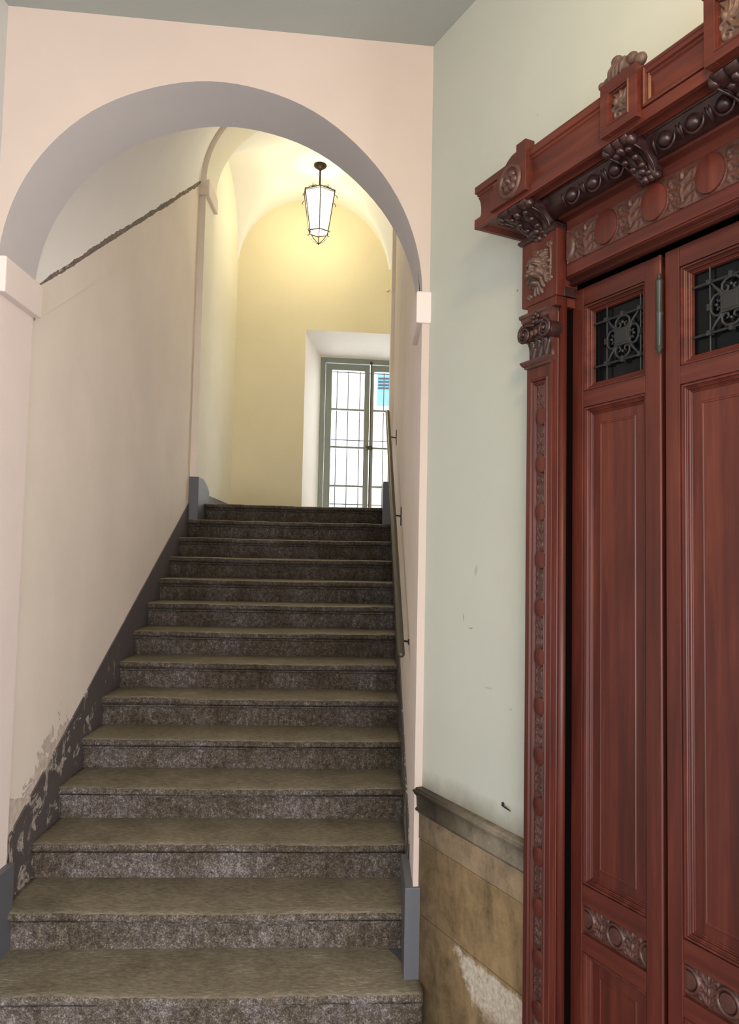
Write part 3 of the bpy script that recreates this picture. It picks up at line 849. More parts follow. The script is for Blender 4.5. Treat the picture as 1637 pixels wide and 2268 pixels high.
def disc_h(S, Z, cs, cz, rs, rz, h, edge=0.12):
    d = np.sqrt(((S-cs)/rs)**2 + ((Z-cz)/rz)**2)
    return h*np.clip((1-d)/edge, 0, 1)**0.5
def curl(cx, cz, r, a0, turns, n=14, shrink=0.25):
    return [(cx + r*(1-(1-shrink)*i/n)*math.cos(a0 + turns*2*PI*i/n), cz + r*(1-(1-shrink)*i/n)*math.sin(a0 + turns*2*PI*i/n)) for i in range(n+1)]
def relief(b, s0, s1, z0, z1, n0, fn, step=0.0022, mi=0):
    ns, nz = max(3, int((s1-s0)/step)), max(3, int((z1-z0)/step))
    S, Z = np.meshgrid(np.linspace(s0, s1, ns+1), np.linspace(z0, z1, nz+1), indexing='ij')
    H = fn(S, Z)
    b.grid(np.stack([S, n0 + H, Z], 2), mi)
def foliage(S, Z, cs, cz, w, h, up=True, hs=0.9):
    """candelabra of acanthus leaves around a vertical stem"""
    H = np.zeros_like(S); sg = 1 if up else -1
    P = lambda x, z: (cs + x*w, cz + sg*z*h)
    r = min(w, h)
    H = np.maximum(H, stroke_h(S, Z, [P(0, -.5), P(0, .5)], 0.055*r, 0.03*r, hs))
    H = np.maximum(H, blob_h(S, Z, *P(0, -.08), 0.07*w, 0.17*h, 0.09*r))
    H = np.maximum(H, blob_h(S, Z, *P(0, .34), 0.06*w, 0.13*h, 0.08*r))
    for sx in (-1, 1):
        for z0_, rr in ((-.45, .30), (-.16, .34), (.14, .26)):
            H = np.maximum(H, stroke_h(S, Z, [P(0, z0_), P(sx*.16, z0_+.08), P(sx*.30, z0_+.20), P(sx*.40, z0_+.20), P(sx*.43, z0_+.10), P(sx*.36, z0_+.05)], 0.075*r, 0.05*r, hs))
            for k, (dx, dz) in enumerate(((.16, .24), (.27, .02), (.42, .27))):
                H = np.maximum(H, stroke_h(S, Z, [P(sx*.10, z0_+.08), P(sx*dx, z0_+dz)], 0.045*r, 0.025*r, hs))
    return H

SURROUND_DZ = 0.0
CEN = 1.49                                  # middle of the four-leaf door

# ------------------------------------------------------------------ door leaves
def mirror_fr(flip):
    def f(vs_):
        q = np.array(vs_)
        if flip: q[:, 0] = -q[:, 0]
        return door_fr(q)
    return f
def mould_frame(b, s0, s1, z0, z1, prof, mi=0):
    """profile (inset, n) swept round a rectangle with mitred corners"""
    rows = []
    for i, n in prof:
        rows.append([(s0+i, n, z0+i), (s1-i, n, z0+i), (s1-i, n, z1-i), (s0+i, n, z1-i)])
    b.grid(rows, mi, closev=True)

MOULD = [(0, 0), (0, -.004), (.003, -.003), (.006, -.004), (.007, -.009), (.009, -.011), (.012, -.0095), (.014, -.011), (.015, -.016), (.017, -.018), (.020, -.0165), (.022, -.018), (.0235, -.024), (.024, -.026)]
LT, LB = 0.797, FLOOR + 0.008
NB = -0.042
def leaf(name, sA, flip, label):
    """one tall leaf; sA = edge at the jamb side; flip mirrors it"""
    sg = -1 if flip else 1
    q = W(sA, 0, FLOOR); root = empty(name, q, RZ)
    tag(root, label, 'door', kind='structure')
    og = (0, 0, FLOOR); fr = mirror_fr(flip)
    Wd = 0.331; a, c = 0.047, 0.275          # stiles
    def part(b, nm, m, par=root, **k):
        o = b.build(nm, m, par, fr=fr, org=og, **k)
        if flip: fix_normals(o)
        return o
    rails = [(LT-0.052, LT), (0.450, 0.496), (-0.920, -0.866), (-1.043, -0.997), (LB, -1.46)]
    for s0, s1 in ((0.002, a), (c, Wd-0.008)):
        b = MB(); b.box((s0, NB, LB), (s1, 0, LT)); o = part(b, 'stile', M['wood_z'], bevel=0.0025); fix_normals(o)
    for z0, z1 in rails:
        b = MB(); b.box((a, NB, z0), (c, -0.0005, z1)); o = part(b, 'rail', M['wood_x'], bevel=0.0015); fix_normals(o)
    # rounded closing edge
    b = MB(); b.tube([(Wd-0.0085, -0.005, LB), (Wd-0.0085, -0.005, LT)], 0.0055, 10); part(b, 'edge_bead', M['wood_z'], smooth=50)
    # upper light: moulding, dark glass, iron grille
    gz0, gz1 = 0.496, LT-0.052
    b = MB(); mould_frame(b, a, c, gz0, gz1, MOULD); part(b, 'glazing_moulding', M['wood_x'], smooth=30)
    b = MB(); b.box((a+.02, -0.034, gz0+.02), (c-.02, -0.030, gz1-.02)); part(b, 'glass', M['glassdark'])
    b = MB(); nb = -0.020; x0, x1, z0, z1 = a+.022, c-.022, gz0+.022, gz1-.022
    xa, xb, za, zb = 0.121, 0.243, 0.562, 0.686; xc, zc = (xa+xb)/2, (za+zb)/2
    for x in (xa, xb): b.tube([(x, nb, z0), (x, nb, z1)], 0.0025, 6)
    for z in (za, zb): b.tube([(x0, nb, z), (x1, nb, z)], 0.0032, 6)
    for x in (xa, xb):
        for z in (za, zb): b.box((x-.007, nb-.005, z-.006), (x+.007, nb+.007, z+.006))
    for x, z in ((xc, zb), (xc, za), (xa, zc), (xb, zc)): b.box((x-.005, nb-.004, z-.008), (x+.005, nb+.007, z+.008))
    gr = part(b, 'grille', M['iron'], smooth=40)
    b = MB(); b.box((xc-.027, nb-.002, zc-.024), (xc+.027, nb+.008, zc+.024)); b.box((xc-.020, nb+.007, zc-.018), (xc+.020, nb+.0095, zc+.018))
    o = part(b, 'centre_plate', M['iron'], par=gr, bevel=0.002); fix_normals(o)
    for k, (dx, dz) in enumerate(((0, 1), (0, -1), (1, 0), (-1, 0))):
        b = MB(); ux, uz = -dz, dx
        def pt(u, v): return (xc + ux*u + dx*v, nb+.003, zc + uz*u + dz*v)
        out = 0.058
        for sgn in (-1, 1):
            path = [pt(0, out), pt(sgn*.014, out-.003), pt(sgn*.024, out-.012), pt(sgn*.026, out-.024), pt(sgn*.018, out-.033), pt(sgn*.009, out-.030), pt(sgn*.007, out-.022), pt(sgn*.013, out-.019)]
            b.tube(path, [0.0035]*6 + [0.003, 0.0028], 6)
        b.ell(pt(0, out-.018), (.0045, .005, .0045), 8, 6)
        part(b, 'scroll', M['iron'], par=gr, smooth=50)
    for dx in (-1, 1):
        for dz in (-1, 1):
            b = MB(); b.tube([(xc+dx*.024, nb+.002, zc+dz*.022), (xc+dx*.040, nb+.004, zc+dz*.040), (xc+dx*.058, nb+.002, zc+dz*.060)], [.0045, .0038, .002], 6)
            part(b, 'ray', M['iron'], par=gr, smooth=50)
    # tall panel
    for z0, z1 in ((-0.866, 0.450), (-1.46, -1.043)):
        b = MB(); mould_frame(b, a, c, z0, z1, MOULD)
        mo = part(b, 'panel_moulding', M['wood_z'], smooth=30)
        b = MB(); n0 = -0.020; e = 0.022
        mould_frame(b, a+e, c-e, z0+e, z1-e, [(0, n0), (0.026, n0+.0015), (0.028, n0+.004), (0.031, n0+.004), (0.033, n0+.0025)])
        f = e+.033; b.quad((a+f, n0+.0025, z0+f), (c-f, n0+.0025, z0+f), (c-f, n0+.0025, z1-f), (a+f, n0+.0025, z1-f))
        part(b, 'panel', M['wood_z'], smooth=20)
    # carved band with rings
    def band(S, Z):
        H = np.zeros_like(S)
        for cs in (a+.008, 0.161, c+.0):
            d = np.hypot(S-cs, Z+0.9585)
            H = np.maximum(H, np.where(np.abs(d-.028) < .005, .008*np.sqrt(np.clip(1-((d-.028)/.005)**2, 0, 1)), 0))
            H = np.maximum(H, np.where(d < .021, .006, 0)); 
        for cs, w_ in ((0.108, .060), (0.218, .066)):
            F = foliage(S, Z, cs, -.9585, w_, .074, hs=1.0)
            for ex in (a+.008, 0.161, c): F = np.where(np.hypot(S-ex, Z+.9585) < .033, 0, F)
            H = np.maximum(H, F)
        return H
    b = MB(); relief(b, a, c, -.997, -.920, -0.014, band, 0.0019)
    part(b, 'carved_band', M['carved'], smooth=60)
    return root, part
leafs = []
r_, part = leaf('door_1', 0.802, False, 'narrow mahogany door leaf nearest the carved pilaster, with a grilled top light')
b = MB(); zc0, zc1 = 0.556, 0.728
hs_ = 0.333
b.lathe([(0.0, 0.197), (0.004, 0.195), (0.006, 0.188), (0.004, 0.184), (0.009, 0.178), (0.010, 0.173), (0.0085, 0.168), (0.0085, 0.098), (0.0105, 0.094), (0.0105, 0.090), (0.0085, 0.086), (0.0085, 0.010), (0.0105, 0.006), (0.006, -0.002), (0.003, -0.010), (0, -0.012)], (hs_, 0.010, 0.548), 'z', 14)
part(b, 'hinge', M['hinge'], smooth=40)
leaf('door_2', 1.142, False, 'second mahogany door leaf, hinged to the first and cut by the photo edge')
leaf('door_3', 2*CEN - 1.142, True, 'third mahogany door leaf, past the right edge of the photo')
leaf('door_4', 2*CEN - 0.802, True, 'last mahogany door leaf, farthest past the right edge of the photo')

# ------------------------------------------------------------------ carved door surround
root, og = door_root('door_surround', 0.74)
tag(root, 'richly carved dark mahogany door case with lion head, capital and heavy cornice', 'door frame')
def spart(b, nm, m, fix=True, par=None, **k):
    o = b.build(nm, m, par or root, fr=door_fr, org=og, **k)
    if fix: fix_normals(o)
    return o
def mir(mb):
    m2 = MB(); m2.v = [(2*CEN - x, y, z) for x, y, z in mb.v]; m2.f = list(mb.f); m2.m = list(mb.m); return m2
def both(b, nm, m, **k):
    spart(b, nm, m, **k); spart(mir(b), nm, m, **k)

# pilaster shaft with sunk panel, side strips and colonette
PZ1 = 0.588
b = MB()
b.box((0.684, 0, FLOOR), (0.700, 0.070, PZ1)); b.box((0.780, 0, FLOOR), (0.798, 0.070, PZ1))
b.box((0.700, 0, 0.548), (0.780, 0.070, PZ1)); b.box((0.700, 0, FLOOR), (0.780, 0.060, 0.548)); b.box((0.700, 0, FLOOR), (0.780, 0.070, FLOOR + 0.18))
both(b, 'pilaster', M['wood_z'], bevel=0.0015)
b = MB()
mould_frame(b, 0.700, 0.780, FLOOR + 0.18, 0.548, [(0, 0.070), (0.003, 0.073), (0.006, 0.073), (0.009, 0.066), (0.012, 0.066), (0.015, 0.069), (0.018, 0.067), (0.021, 0.0605)])
both(b, 'panel_moulding', M['wood_z'], smooth=30)
def strip(S, Z):
    H = np.zeros_like(S); cs = 0.7505
    z = 0.433; i = 0
    H = np.maximum(H, foliage(S, Z, cs, 0.508, .056, .085, hs=1.1))
    while z > -1.5:
        F = foliage(S, Z, cs, z - .0695, .056, .084, up=(i % 2 == 0), hs=1.1)
        H = np.maximum(H, F)
        z -= 0.139; i += 1
    return H
b = MB(); relief(b, 0.722, 0.778, FLOOR + 0.20, 0.545, 0.0605, strip, 0.0022)
both(b, 'carved_strip', M['carved'], fix=False, smooth=60)
zz = 0.433
while zz > -1.46:
    P = []
    for r, n in ((0.0, .0705), (.80, .0700), (.94, .0685), (1.0, .066), (1.0, .058)):
        P.append([(0.7505 + .0235*r*math.cos(2*PI*k/24), n, zz + .0258*r*math.sin(2*PI*k/24)) for k in range(24)])
    dd = MB(); dd.grid(P, closev=True)
    both(dd, 'disc', M['wood_z'], smooth=30); zz -= 0.139
b = MB()
prof = [(0.7975, 0.060), (0.7985, 0.056), (0.7985, 0.050), (0.802, 0.046), (0.802, 0.03)]
b.grid([[(s, n, z) for s, n in prof] for z in (FLOOR, 0.80)])
both(b, 'architrave', M['wood_z'], smooth=25)
b = MB(); b.tube([(0.809, 0.040, FLOOR), (0.809, 0.040, 0.80)], 0.0118, 16)
both(b, 'colonette', M['wood_z'], smooth=50)
b = MB(); b.box((0.796, 0.004, 0.772), (0.828, 0.052, 0.800))
both(b, 'colonette_cap', M['carved_dark'], bevel=0.003)
b = MB(); b.box((0.800, -0.02, FLOOR), (0.8022, 0.016, 0.80))  # black strip added as the shade between colonette and leaf
both(b, 'shade_strip', M['gapshade'])
# astragal below the capital
def boxring(b, s0, s1, prof, mi=0, kr=0.3):
    """profile (out, z) run round front and both sides of a block standing on the wall; out is added to n and to the sides"""
    rows = []
    for o, z in prof:
        rows.append([(s0-o, 0, z), (s0-o, 0.070+o, z), (s1+o*kr, 0.070+o, z), (s1+o*kr, 0, z)])
    b.grid(rows, mi)
    b.add(rows[0], [(0, 1, 2, 3)], mi); b.add(rows[-1], [(3, 2, 1, 0)], mi)
b = MB(); boxring(b, 0.690, 0.794, [(0.0, 0.580), (0.008, 0.584), (0.008, 0.588), (0.013, 0.592), (0.018, 0.600), (0.018, 0.604), (0.0, 0.607)])
both(b, 'astragal', M['carved'], smooth=25)

# capital: bell, leaves, two volutes, egg band, abacus with a flower
b = MB(); boxring(b, 0.698, 0.796, [(0.0, 0.600), (0.0, 0.625), (0.002, 0.645), (0.006, 0.665), (0.008, 0.72)])
both(b, 'capital_bell', M['carved'], smooth=40)
def bell_leaves(S, Z):
    H = np.zeros_like(S)
    for cs in (0.718, 0.747, 0.776):
        H = np.maximum(H, stroke_h(S, Z, [(cs, .606), (cs, .648)], .005, .008, 1.0))
        for sx in (-1, 1):
            H = np.maximum(H, stroke_h(S, Z, [(cs, .610), (cs+sx*.008, .632), (cs+sx*.014, .650), (cs+sx*.012, .657)], .0045, .004, 1.1))
        H = np.maximum(H, blob_h(S, Z, cs, .656, .009, .007, .012))
    for cs in (0.732, 0.762):
        H = np.maximum(H, stroke_h(S, Z, [(cs, .640), (cs, .668)], .004, .006, 1.0))
    return H
b = MB(); relief(b, .700, .794, .604, .672, 0.073, bell_leaves, 0.002)
both(b, 'capital_leaves', M['carved_dark'], fix=False, smooth=60)
b = MB()
for cs, dr in ((0.703, 1), (0.793, -1)):
    path = []
    for i in range(40):
        a = PI/2 + dr*2.3*2*PI*i/39; r = 0.0265*(1 - 0.82*i/39)
        path.append((cs + r*math.cos(a), 0.096, 0.681 + r*math.sin(a)))
    b.tube(path, [0.0058 - 0.0025*i/39 for i in range(40)], 8)
    b.lathe([(0.0, 0.030), (0.022, 0.030), (0.0245, 0.024), (0.0245, -0.02), (0.0, -0.02)], (cs, 0.062, 0.681), 'y', 24)
    b.ell((cs, 0.098, 0.681), (0.0075, 0.008, 0.0075), 12, 8)
    b.tube([(cs, 0.096, 0.705), (cs - dr*-0.02, 0.097, 0.704), (cs + dr*0.045, 0.094, 0.700)], [0.005, 0.005, 0.003], 8)
both(b, 'volutes', M['carved_dark'], smooth=50)
b = MB()
for i in range(3):
    cs = 0.728 + .020*i
    b.ell((cs, 0.085, 0.682), (.0075, .010, .011), 12, 8)
    b.tube([(cs-.010, .088, .690), (cs-.008, .091, .676), (cs, .092, .670), (cs+.008, .091, .676), (cs+.010, .088, .690)], .0025, 6)
both(b, 'egg_band', M['carved'], smooth=60)
b = MB(); boxring(b, 0.694, 0.793, [(0.004, 0.706), (0.006, 0.714), (0.016, 0.722), (0.018, 0.732), (0.022, 0.736), (0.022, 0.745), (0.0, 0.747)])
ab = b.build('abacus', M['carved'], root, fr=door_fr, org=og, smooth=25); fix_normals(ab)
b2 = mir(b); o = b2.build('abacus', M['carved'], root, fr=door_fr, org=og, smooth=25); fix_normals(o)
b = MB(); b.ell((0.748, 0.096, 0.722), (.006, .008, .006), 10, 7)
for i in range(5):
    a = 2*PI*i/5 + .3; b.ell((0.748 + .012*math.cos(a), 0.092, 0.722 + .012*math.sin(a)), (.008, .006, .008), 10, 7)
both(b, 'flower', M['carved_dark'], smooth=60)

# lion-head block
b = MB()
b.box((0.690, 0, 0.745), (0.818, 0.074, 0.775)); b.box((0.668, 0, 0.772), (0.826, 0.078, 0.968))
both(b, 'frieze_block', M['wood_z'], bevel=0.002)
LCs, LCz = 0.748, 0.862
def lion(S, Z):
    s, z = S - LCs, Z - LCz; H = np.zeros_like(S)
    up_ = lambda *a, **k: blob_h(s, z, *a, **k)
    mx = np.maximum
    # mane locks round the face
    for i in range(17):
        a = math.radians(-62 + i*(304/16)); ca, sa = math.cos(a), math.sin(a)
        r0_, r1_ = 0.026, 0.047 + 0.005*math.sin(i*2.3)
        k = 0.006*math.sin(i*1.7)
        H = mx(H, stroke_h(s, z, [(r0_*ca, r0_*sa*1.15+.006), (0.037*ca - k*sa, 0.037*sa*1.2+.006 + k*ca), (r1_*ca, r1_*sa*1.25 + .004)], .0085, .0055, 1.7))
    for i in range(9):
        a = math.radians(-40 + i*(260/8)); ca, sa = math.cos(a), math.sin(a)
        H = mx(H, stroke_h(s, z, [(0.020*ca, 0.024*sa+.010), (0.033*ca, 0.037*sa+.010)], .007, .006, 2.8))
    H = mx(H, up_(0, .006, .030, .040, .032))                 # skull
    H = mx(H, up_(0, .024, .022, .017, .012, base=.024))      # forehead
    for sx in (-1, 1):
        H = mx(H, up_(sx*.0125, .0145, .0105, .0048, .010, base=.030, rot=-sx*.35))   # brow
        H = mx(H, up_(sx*.0185, -.006, .011, .012, .014, base=.018))                # cheek
        H = mx(H, up_(sx*.0095, -.0165, .0105, .0085, .013, base=.032))             # muzzle
        H = mx(H, stroke_h(s, z, [(sx*.022, .040), (sx*.034, .046)], .009, .006, 2.2))  # ear
    H = mx(H, stroke_h(s, z, [(0, .018), (0, -.008)], .0065, .0085, 1.0)*1.0 + np.where((abs(s) < .009) & (z < .019) & (z > -.016), .032, 0))
    H = mx(H, up_(0, -.009, .0085, .006, .011, base=.037))       # nose
    for sx in (-1, 1):                                      # eye sockets and nostrils
        H = H - .008*np.exp(-(((s - sx*.0125)/.0058)**2 + ((z - .0065)/.0042)**2))
        H = H + .004*np.exp(-(((s - sx*.0125)/.003)**2 + ((z - .0065)/.0025)**2))
        H = H - .004*np.exp(-(((s - sx*.004)/.0018)**2 + ((z + .012)/.0018)**2))
    mouth = np.exp(-((s/.0135)**2 + ((z + .0285)/.0055)**2)**2)
    H = H*(1 - mouth*.55)
    H = mx(H, up_(0, -.038, .0115, .0075, .014, base=.017))     # lower jaw
    for k in (-1, 0, 1):
        H = mx(H, stroke_h(s, z, [(k*.006, -.042), (k*.012, -.056), (k*.016, -.066)], .0065, .004, 1.8))  # beard
    for sx, zz in ((-.042, -.066), (.048, -.034), (.046, .066)):    # curled ribbon ends
        H = mx(H, stroke_h(s, z, curl(sx, zz, .008, 0, 1.1, 10, .4), .0042, .0035, 1.8))
    H = mx(H, stroke_h(s, z, [(.036, .064), (.050, .058), (.052, .03), (.050, -.02), (.048, -.028)], .003, .003, 1.5))
    return np.clip(H, 0, None)
b = MB(); relief(b, .674, .822, .780, .945, 0.0775, lion, 0.0016)
spart(b, 'lion_head', M['carved_dusty'], fix=False, smooth=60)
spart(mir(b), 'lion_head', M['carved_dusty'], fix=False, smooth=60)
b = MB(); boxring(b, 0.676, 0.818, [(0.0, 0.962), (0.012, 0.965), (0.018, 0.972), (0.018, 0.978), (0.010, 0.982), (0.010, 0.985), (0.0, 0.99)])
both(b, 'necking', M['carved_dark'], smooth=25)

# lintel frieze with discs
F0, F1 = 0.832, 2*CEN - 0.832
b = MB(); b.box((F0, 0, 0.826), (F1, 0.048, 0.988))
spart(b, 'lintel', M['wood_x'], bevel=0.0015)
b = MB()
mould_frame(b, F0 + .004, F1 - .004, 0.858, 0.962, [(0, 0.0485), (0.002, 0.0505), (0.004, 0.0485)])
spart(b, 'frieze_bead', M['wood_x'], fix=False, smooth=40)
disc_s = [0.826 + 0.166*i for i in range(9)]
def frieze(S, Z):
    H = np.zeros_like(S); zc = 0.910
    for c0 in disc_s:
        H = np.maximum(H, disc_h(S, Z, c0, zc, .041, .046, .0075, .10))
    for c0 in disc_s[:-1]:
        m = c0 + .083
        F = foliage(S, Z, m, zc, .088, .098, hs=.75)
        ex = np.minimum(np.hypot((S-c0)/.044, (Z-zc)/.049), np.hypot((S-c0-.166)/.044, (Z-zc)/.049))
        H = np.maximum(H, np.where(ex < 1, 0, F))
    return H
b = MB(); relief(b, F0 + .008, F1 - .008, .862, .958, 0.0482, frieze, 0.0024)
spart(b, 'carved_frieze', M['carved'], fix=False, smooth=60)
dsc = MB()
for c0 in disc_s[1:-1]:
    P = []
    for r, n in ((0.0, .0568), (.92, .0568), (.98, .056), (1.0, .0535), (1.0, .046)):
        P.append([(c0 + .0412*r*math.cos(2*PI*k/32), n, .910 + .0462*r*math.sin(2*PI*k/32)) for k in range(32)])
    d = MB(); d.grid(P, closev=True)
    spart(d, 'disc', M['wood_z'], smooth=30)
# mouldings under and over the frieze
b = MB(); prof_strip(b, [(0.0, 0.826), (0.046, 0.826), (0.044, 0.820), (0.030, 0.817), (0.028, 0.812), (0.034, 0.808), (0.033, 0.805), (0.022, 0.803), (0.016, 0.803), (0.015, 0.814), (0.0, 0.8185)], 0.812, 2*CEN - 0.812)
spart(b, 'head_moulding', M['wood_x'], smooth=30)
b = MB(); prof_strip(b, [(0.0, 0.984), (0.050, 0.986), (0.052, 0.990), (0.066, 0.991), (0.071, 0.996), (0.070, 1.002), (0.064, 1.005), (0.060, 1.006), (0.0, 1.008)], F0 - .01, F1 + .01)
spart(b, 'bead_moulding', M['wood_x'], smooth=30)

# cornice, returned to the wall at the left end
CS = 0.765
def mitre(b, prof, s_end=2*CEN - 0.575, base=CS, mi=0):
    rows = []
    for n, z in prof:
        rows.append([(base - n, 0, z), (base - n, n, z), (2*CEN - base + n, n, z), (2*CEN - base + n, 0, z)])
    b.grid(rows, mi)
    b.add(rows[0], [(0, 1, 2, 3)], mi); b.add(rows[-1], [(3, 2, 1, 0)], mi)
b = MB(); mitre(b, [(0.0, 1.000), (0.060, 1.000), (0.075, 1.004), (0.100, 1.020), (0.112, 1.034), (0.118, 1.042), (0.128, 1.044)])
spart(b, 'ovolo', M['carved_dark'], smooth=40)
b = MB(); mitre(b, [(0.10, 1.045), (0.132, 1.044), (0.140, 1.038), (0.150, 1.042), (0.166, 1.042), (0.172, 1.036), (0.178, 1.031), (0.190, 1.031), (0.190, 1.060), (0.187, 1.063), (0.179, 1.066), (0.176, 1.078), (0.176, 1.10), (0.178, 1.118), (0.180, 1.124), (0.182, 1.127), (0.181, 1.132), (0.185, 1.135), (0.185, 1.140), (0.190, 1.143), (0.190, 1.164), (0.184, 1.167)])
spart(b, 'cornice', M['wood_x'], smooth=25)
eggs = [0.918 + 0.0815*i for i in range(3)] + [1.242 + 0.0815*i for i in range(7)] + [1.90 + 0.0815*i for i in range(3)]
for c0 in eggs:
    b = MB(); n0, z0 = 0.100, 1.019
    b.ell((c0, n0 + .004, z0 + .001), (.0185, .0175, .0185), 16, 11)
    R_ = []
    for i in range(17):
        a = PI*(0.92 + 1.16*i/16); R_.append((c0 + .0255*math.cos(a), n0 + .003 + .012*math.sin(a)*.6, z0 + .004 + .0245*math.sin(a)))
    b.tube(R_, [.002 + .0026*math.sin(PI*i/16) for i in range(17)], 8)
    for sx in (-1, 1):
        b.tube([(c0 + sx*.040, n0 - .012, z0 - .016), (c0 + sx*.038, n0 + .002, z0 + .004), (c0 + sx*.034, n0 + .010, z0 + .020)], [.002, .0055, .004], 8)
    spart(b, 'egg', M['carved_dark'], smooth=60)
# scrolled consoles carrying the raised blocks
def console(cs, w_, n_top):
    b = MB(); rows = []
    path = [(0.052, .966), (0.062, .962), (0.074, .966), (0.082, .978), (0.092, .994), (0.112, 1.010), (0.136, 1.018), (n_top-.03, 1.018), (n_top-.012, 1.022), (n_top-.004, 1.032), (n_top-.012, 1.042), (n_top-.03, 1.044)]
    for i, (n, z) in enumerate(path):
        t_ = i/(len(path)-1); ww = w_*(0.62 + 0.38*min(1, t_*1.5)); row = []
        for j in range(25):
            u = -1 + 2*j/24
            rid = 0.0065*abs(math.cos(u*PI*1.5))
            row.append((cs + ww*u/2, n + rid*0.7, z - rid*0.8))
        rows.append(row)
    b.grid(rows)
    for side in (0, -1):
        e = [r[side] for r in rows]; e += [(e[0][0], 0.03, 1.044), (e[0][0], 0.03, .966)]
        b.add(e, [tuple(range(len(e)))])
    spart(b, 'console', M['carved_dark'], smooth=50)
    b = MB()
    for sx in (-1, 1):
        b.tube([(cs + sx*w_*.26, .062, .955), (cs + sx*w_*.36, .090, .984), (cs + sx*w_*.46, .125, 1.008), (cs + sx*w_*.5, n_top - .02, 1.014)], [.002, .0035, .0035, .003], 8)
        b.ell((cs + sx*w_*.5, n_top - .022, 1.024), (.013, .016, .015), 12, 9)
        for k in range(4):
            t_ = k/3; b.ell((cs + sx*w_*(.14 + .10*t_), .082 + .075*t_, .974 + .036*t_), (.010, .010, .008), 10, 7)
    b.ell((cs, n_top - .03, 1.012), (.012, .016, .010), 10, 7)
    b.ell((cs, .090, .980), (.012, .014, .012), 10, 7)
    for k in range(5):
        b.ell((cs + (k-2)*w_*.16, .078 - .006*abs(k-2), .962 + .003*abs(k-2)), (.009, .012, .011), 10, 7)
    spart(b, 'acanthus', M['carved_dark'], smooth=60)
console(0.752, 0.128, 0.19); console(1.158, 0.080, 0.19); console(CEN, 0.10, 0.20); console(2*CEN - 1.158, 0.080, 0.19); console(2*CEN - 0.752, 0.128, 0.19)

# corner block with rosette: stepped outline
ZB = 1.046
out = [(0.668, ZB), (0.838, ZB), (0.838, 1.192), (0.795, 1.192), (0.795, 1.172), (0.784, 1.172), (0.772, 1.170), (0.755, 1.162), (0.738, 1.150), (0.726, 1.148), (0.705, 1.148), (0.705, 1.124), (0.686, 1.124), (0.686, 1.104), (0.668, 1.104)]
b = MB(); b.prism([(s, 0.17, z) for s, z in out], (0, 0.032, 0)); both(b, 'corner_block', M['wood_x'], bevel=0.0015)
def ros(S, Z):
    cs, cz = 0.768, 1.096; d = np.hypot((S-cs)/1.0, (Z-cz)/1.0)
    H = np.where(abs(d-.043) < .0065, .008*np.sqrt(np.clip(1-((d-.043)/.0065)**2, 0, 1)), 0)
    for i in range(6):
        t_ = 2*PI*i/6
        H = np.maximum(H, blob_h(S, Z, cs + .0205*math.cos(t_), cz + .0205*math.sin(t_), .0125, .0125, .011))
    return np.maximum(H, blob_h(S, Z, cs, cz, .010, .010, .017))
b = MB(); relief(b, .716, .820, 1.047, 1.147, 0.2015, ros, 0.002)
both(b, 'rosette', M['carved'], fix=False, smooth=60)
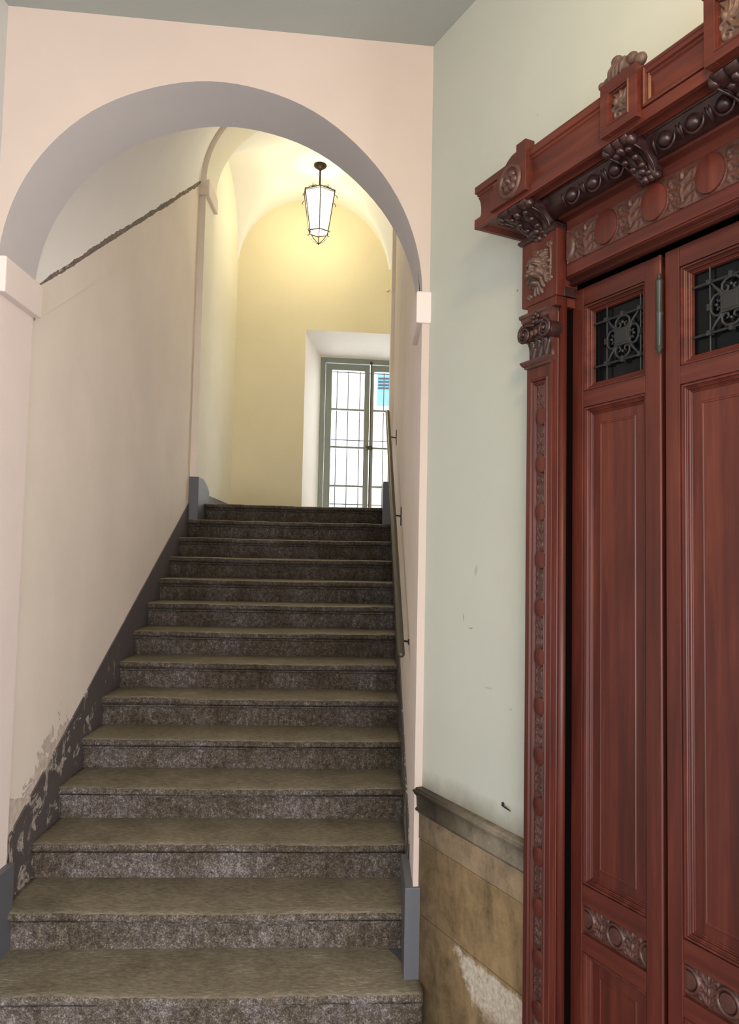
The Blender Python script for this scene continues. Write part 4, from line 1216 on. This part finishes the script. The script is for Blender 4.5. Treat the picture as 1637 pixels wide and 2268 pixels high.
# raised blocks with a carved square, and what crowns them
def block(s0, s1, z0, z1, n1, crown):
    b = MB(); q0, q1 = s0 + .024, s1 - .024; y0, y1 = z0 + .020, z1 - .026
    b.box((s0, .15, z0), (q0, n1, z1)); b.box((q1, .15, z0), (s1, n1, z1)); b.box((q0, .15, z0), (q1, n1, y0)); b.box((q0, .15, y1), (q1, n1, z1)); b.box((q0, .15, y0), (q1, n1 - .012, y1))
    spart(b, 'block', M['wood_x'], bevel=0.001)
    b = MB(); mould_frame(b, q0, q1, y0, y1, [(0, n1), (.002, n1+.002), (.005, n1+.001), (.006, n1-.004), (.009, n1-.004), (.010, n1-.011)])
    spart(b, 'block_moulding', M['wood_x'], fix=False, smooth=30)
    def carve(S, Z):
        cs, cz = (q0+q1)/2, (y0+y1)/2; H = np.zeros_like(S); ww, hh = (q1-q0), (y1-y0)
        for i in range(7):
            a = math.radians(-50 + i*40); ln = .42
            o = (cs - ww*.08, cz + hh*.02)
            H = np.maximum(H, stroke_h(S, Z, [o, (o[0] + ww*.25*math.cos(a), o[1] + hh*.25*math.sin(a)), (o[0] + ww*.46*math.cos(a+.25), o[1] + hh*.46*math.sin(a+.25))], .0055, .0035, 1.2))
        H = np.maximum(H, stroke_h(S, Z, curl(cs - ww*.12, cz - hh*.28, ww*.2, .6, 1.2, 14, .3), .004, .003, 1.3))
        H = np.maximum(H, blob_h(S, Z, cs - ww*.18, cz + hh*.10, .009, .012, .012))
        return H
    b = MB(); relief(b, q0 + .009, q1 - .009, y0 + .009, y1 - .009, n1 - .0115, carve, 0.0017)
    spart(b, 'block_carving', M['carved_dusty'], fix=False, smooth=60)
    if crown:
        c0, L_ = s0 - .010, s1 - s0 + .010; b = MB()
        n_ = n1 - .018
        b.ell((c0 + L_*.02, n_, z1 + .010), (.011, .014, .011), 12, 9)
        b.ell((c0 + L_*.22, n_, z1 + .010), (.024, .014, .013), 12, 9)
        b.ell((c0 + L_*.38, n_, z1 + .024), (.022, .016, .022), 14, 10)
        b.ell((c0 + L_*.42, n_ + .004, z1 + .046), (.017, .013, .013), 12, 9)
        b.ell((c0 + L_*.60, n_, z1 + .026), (.026, .015, .019), 14, 10)
        b.ell((c0 + L_*.80, n_ + .002, z1 + .027), (.016, .014, .015), 12, 9)
        b.ell((c0 + L_*.97, n_, z1 + .012), (.018, .013, .016), 12, 9)
        for k in range(4):
            b.tube([(c0 + L_*(.24 + .1*k), n_ + .010, z1 + .004), (c0 + L_*(.30 + .1*k), n_ + .016, z1 + .022), (c0 + L_*(.40 + .09*k), n_ + .012, z1 + .040)], [.003, .0045, .003], 8)
        o = spart(b, 'crest_carving', M['carved_dusty'], smooth=60)
        r_ = o.modifiers.new('remesh', 'REMESH'); r_.mode = 'VOXEL'; r_.voxel_size = 0.0028; r_.use_smooth_shade = True
block(1.133, 1.250, 1.043, 1.174, 0.207, True)
block(1.445, 1.562, 1.040, 1.200, 0.217, True)
block(2*CEN - 1.250, 2*CEN - 1.133, 1.043, 1.174, 0.207, True)
# sunk field mouldings between the blocks
for s0, s1 in ((1.254, 1.441), (1.566, 2*CEN - 1.254)):
    b = MB(); mould_frame(b, s0, s1, 1.064, 1.162, [(0, .184), (0, .192), (.004, .194), (.008, .191), (.010, .186), (.014, .187), (.018, .183), (.018, .179)])
    spart(b, 'field_moulding', M['wood_x'], fix=False, smooth=30)
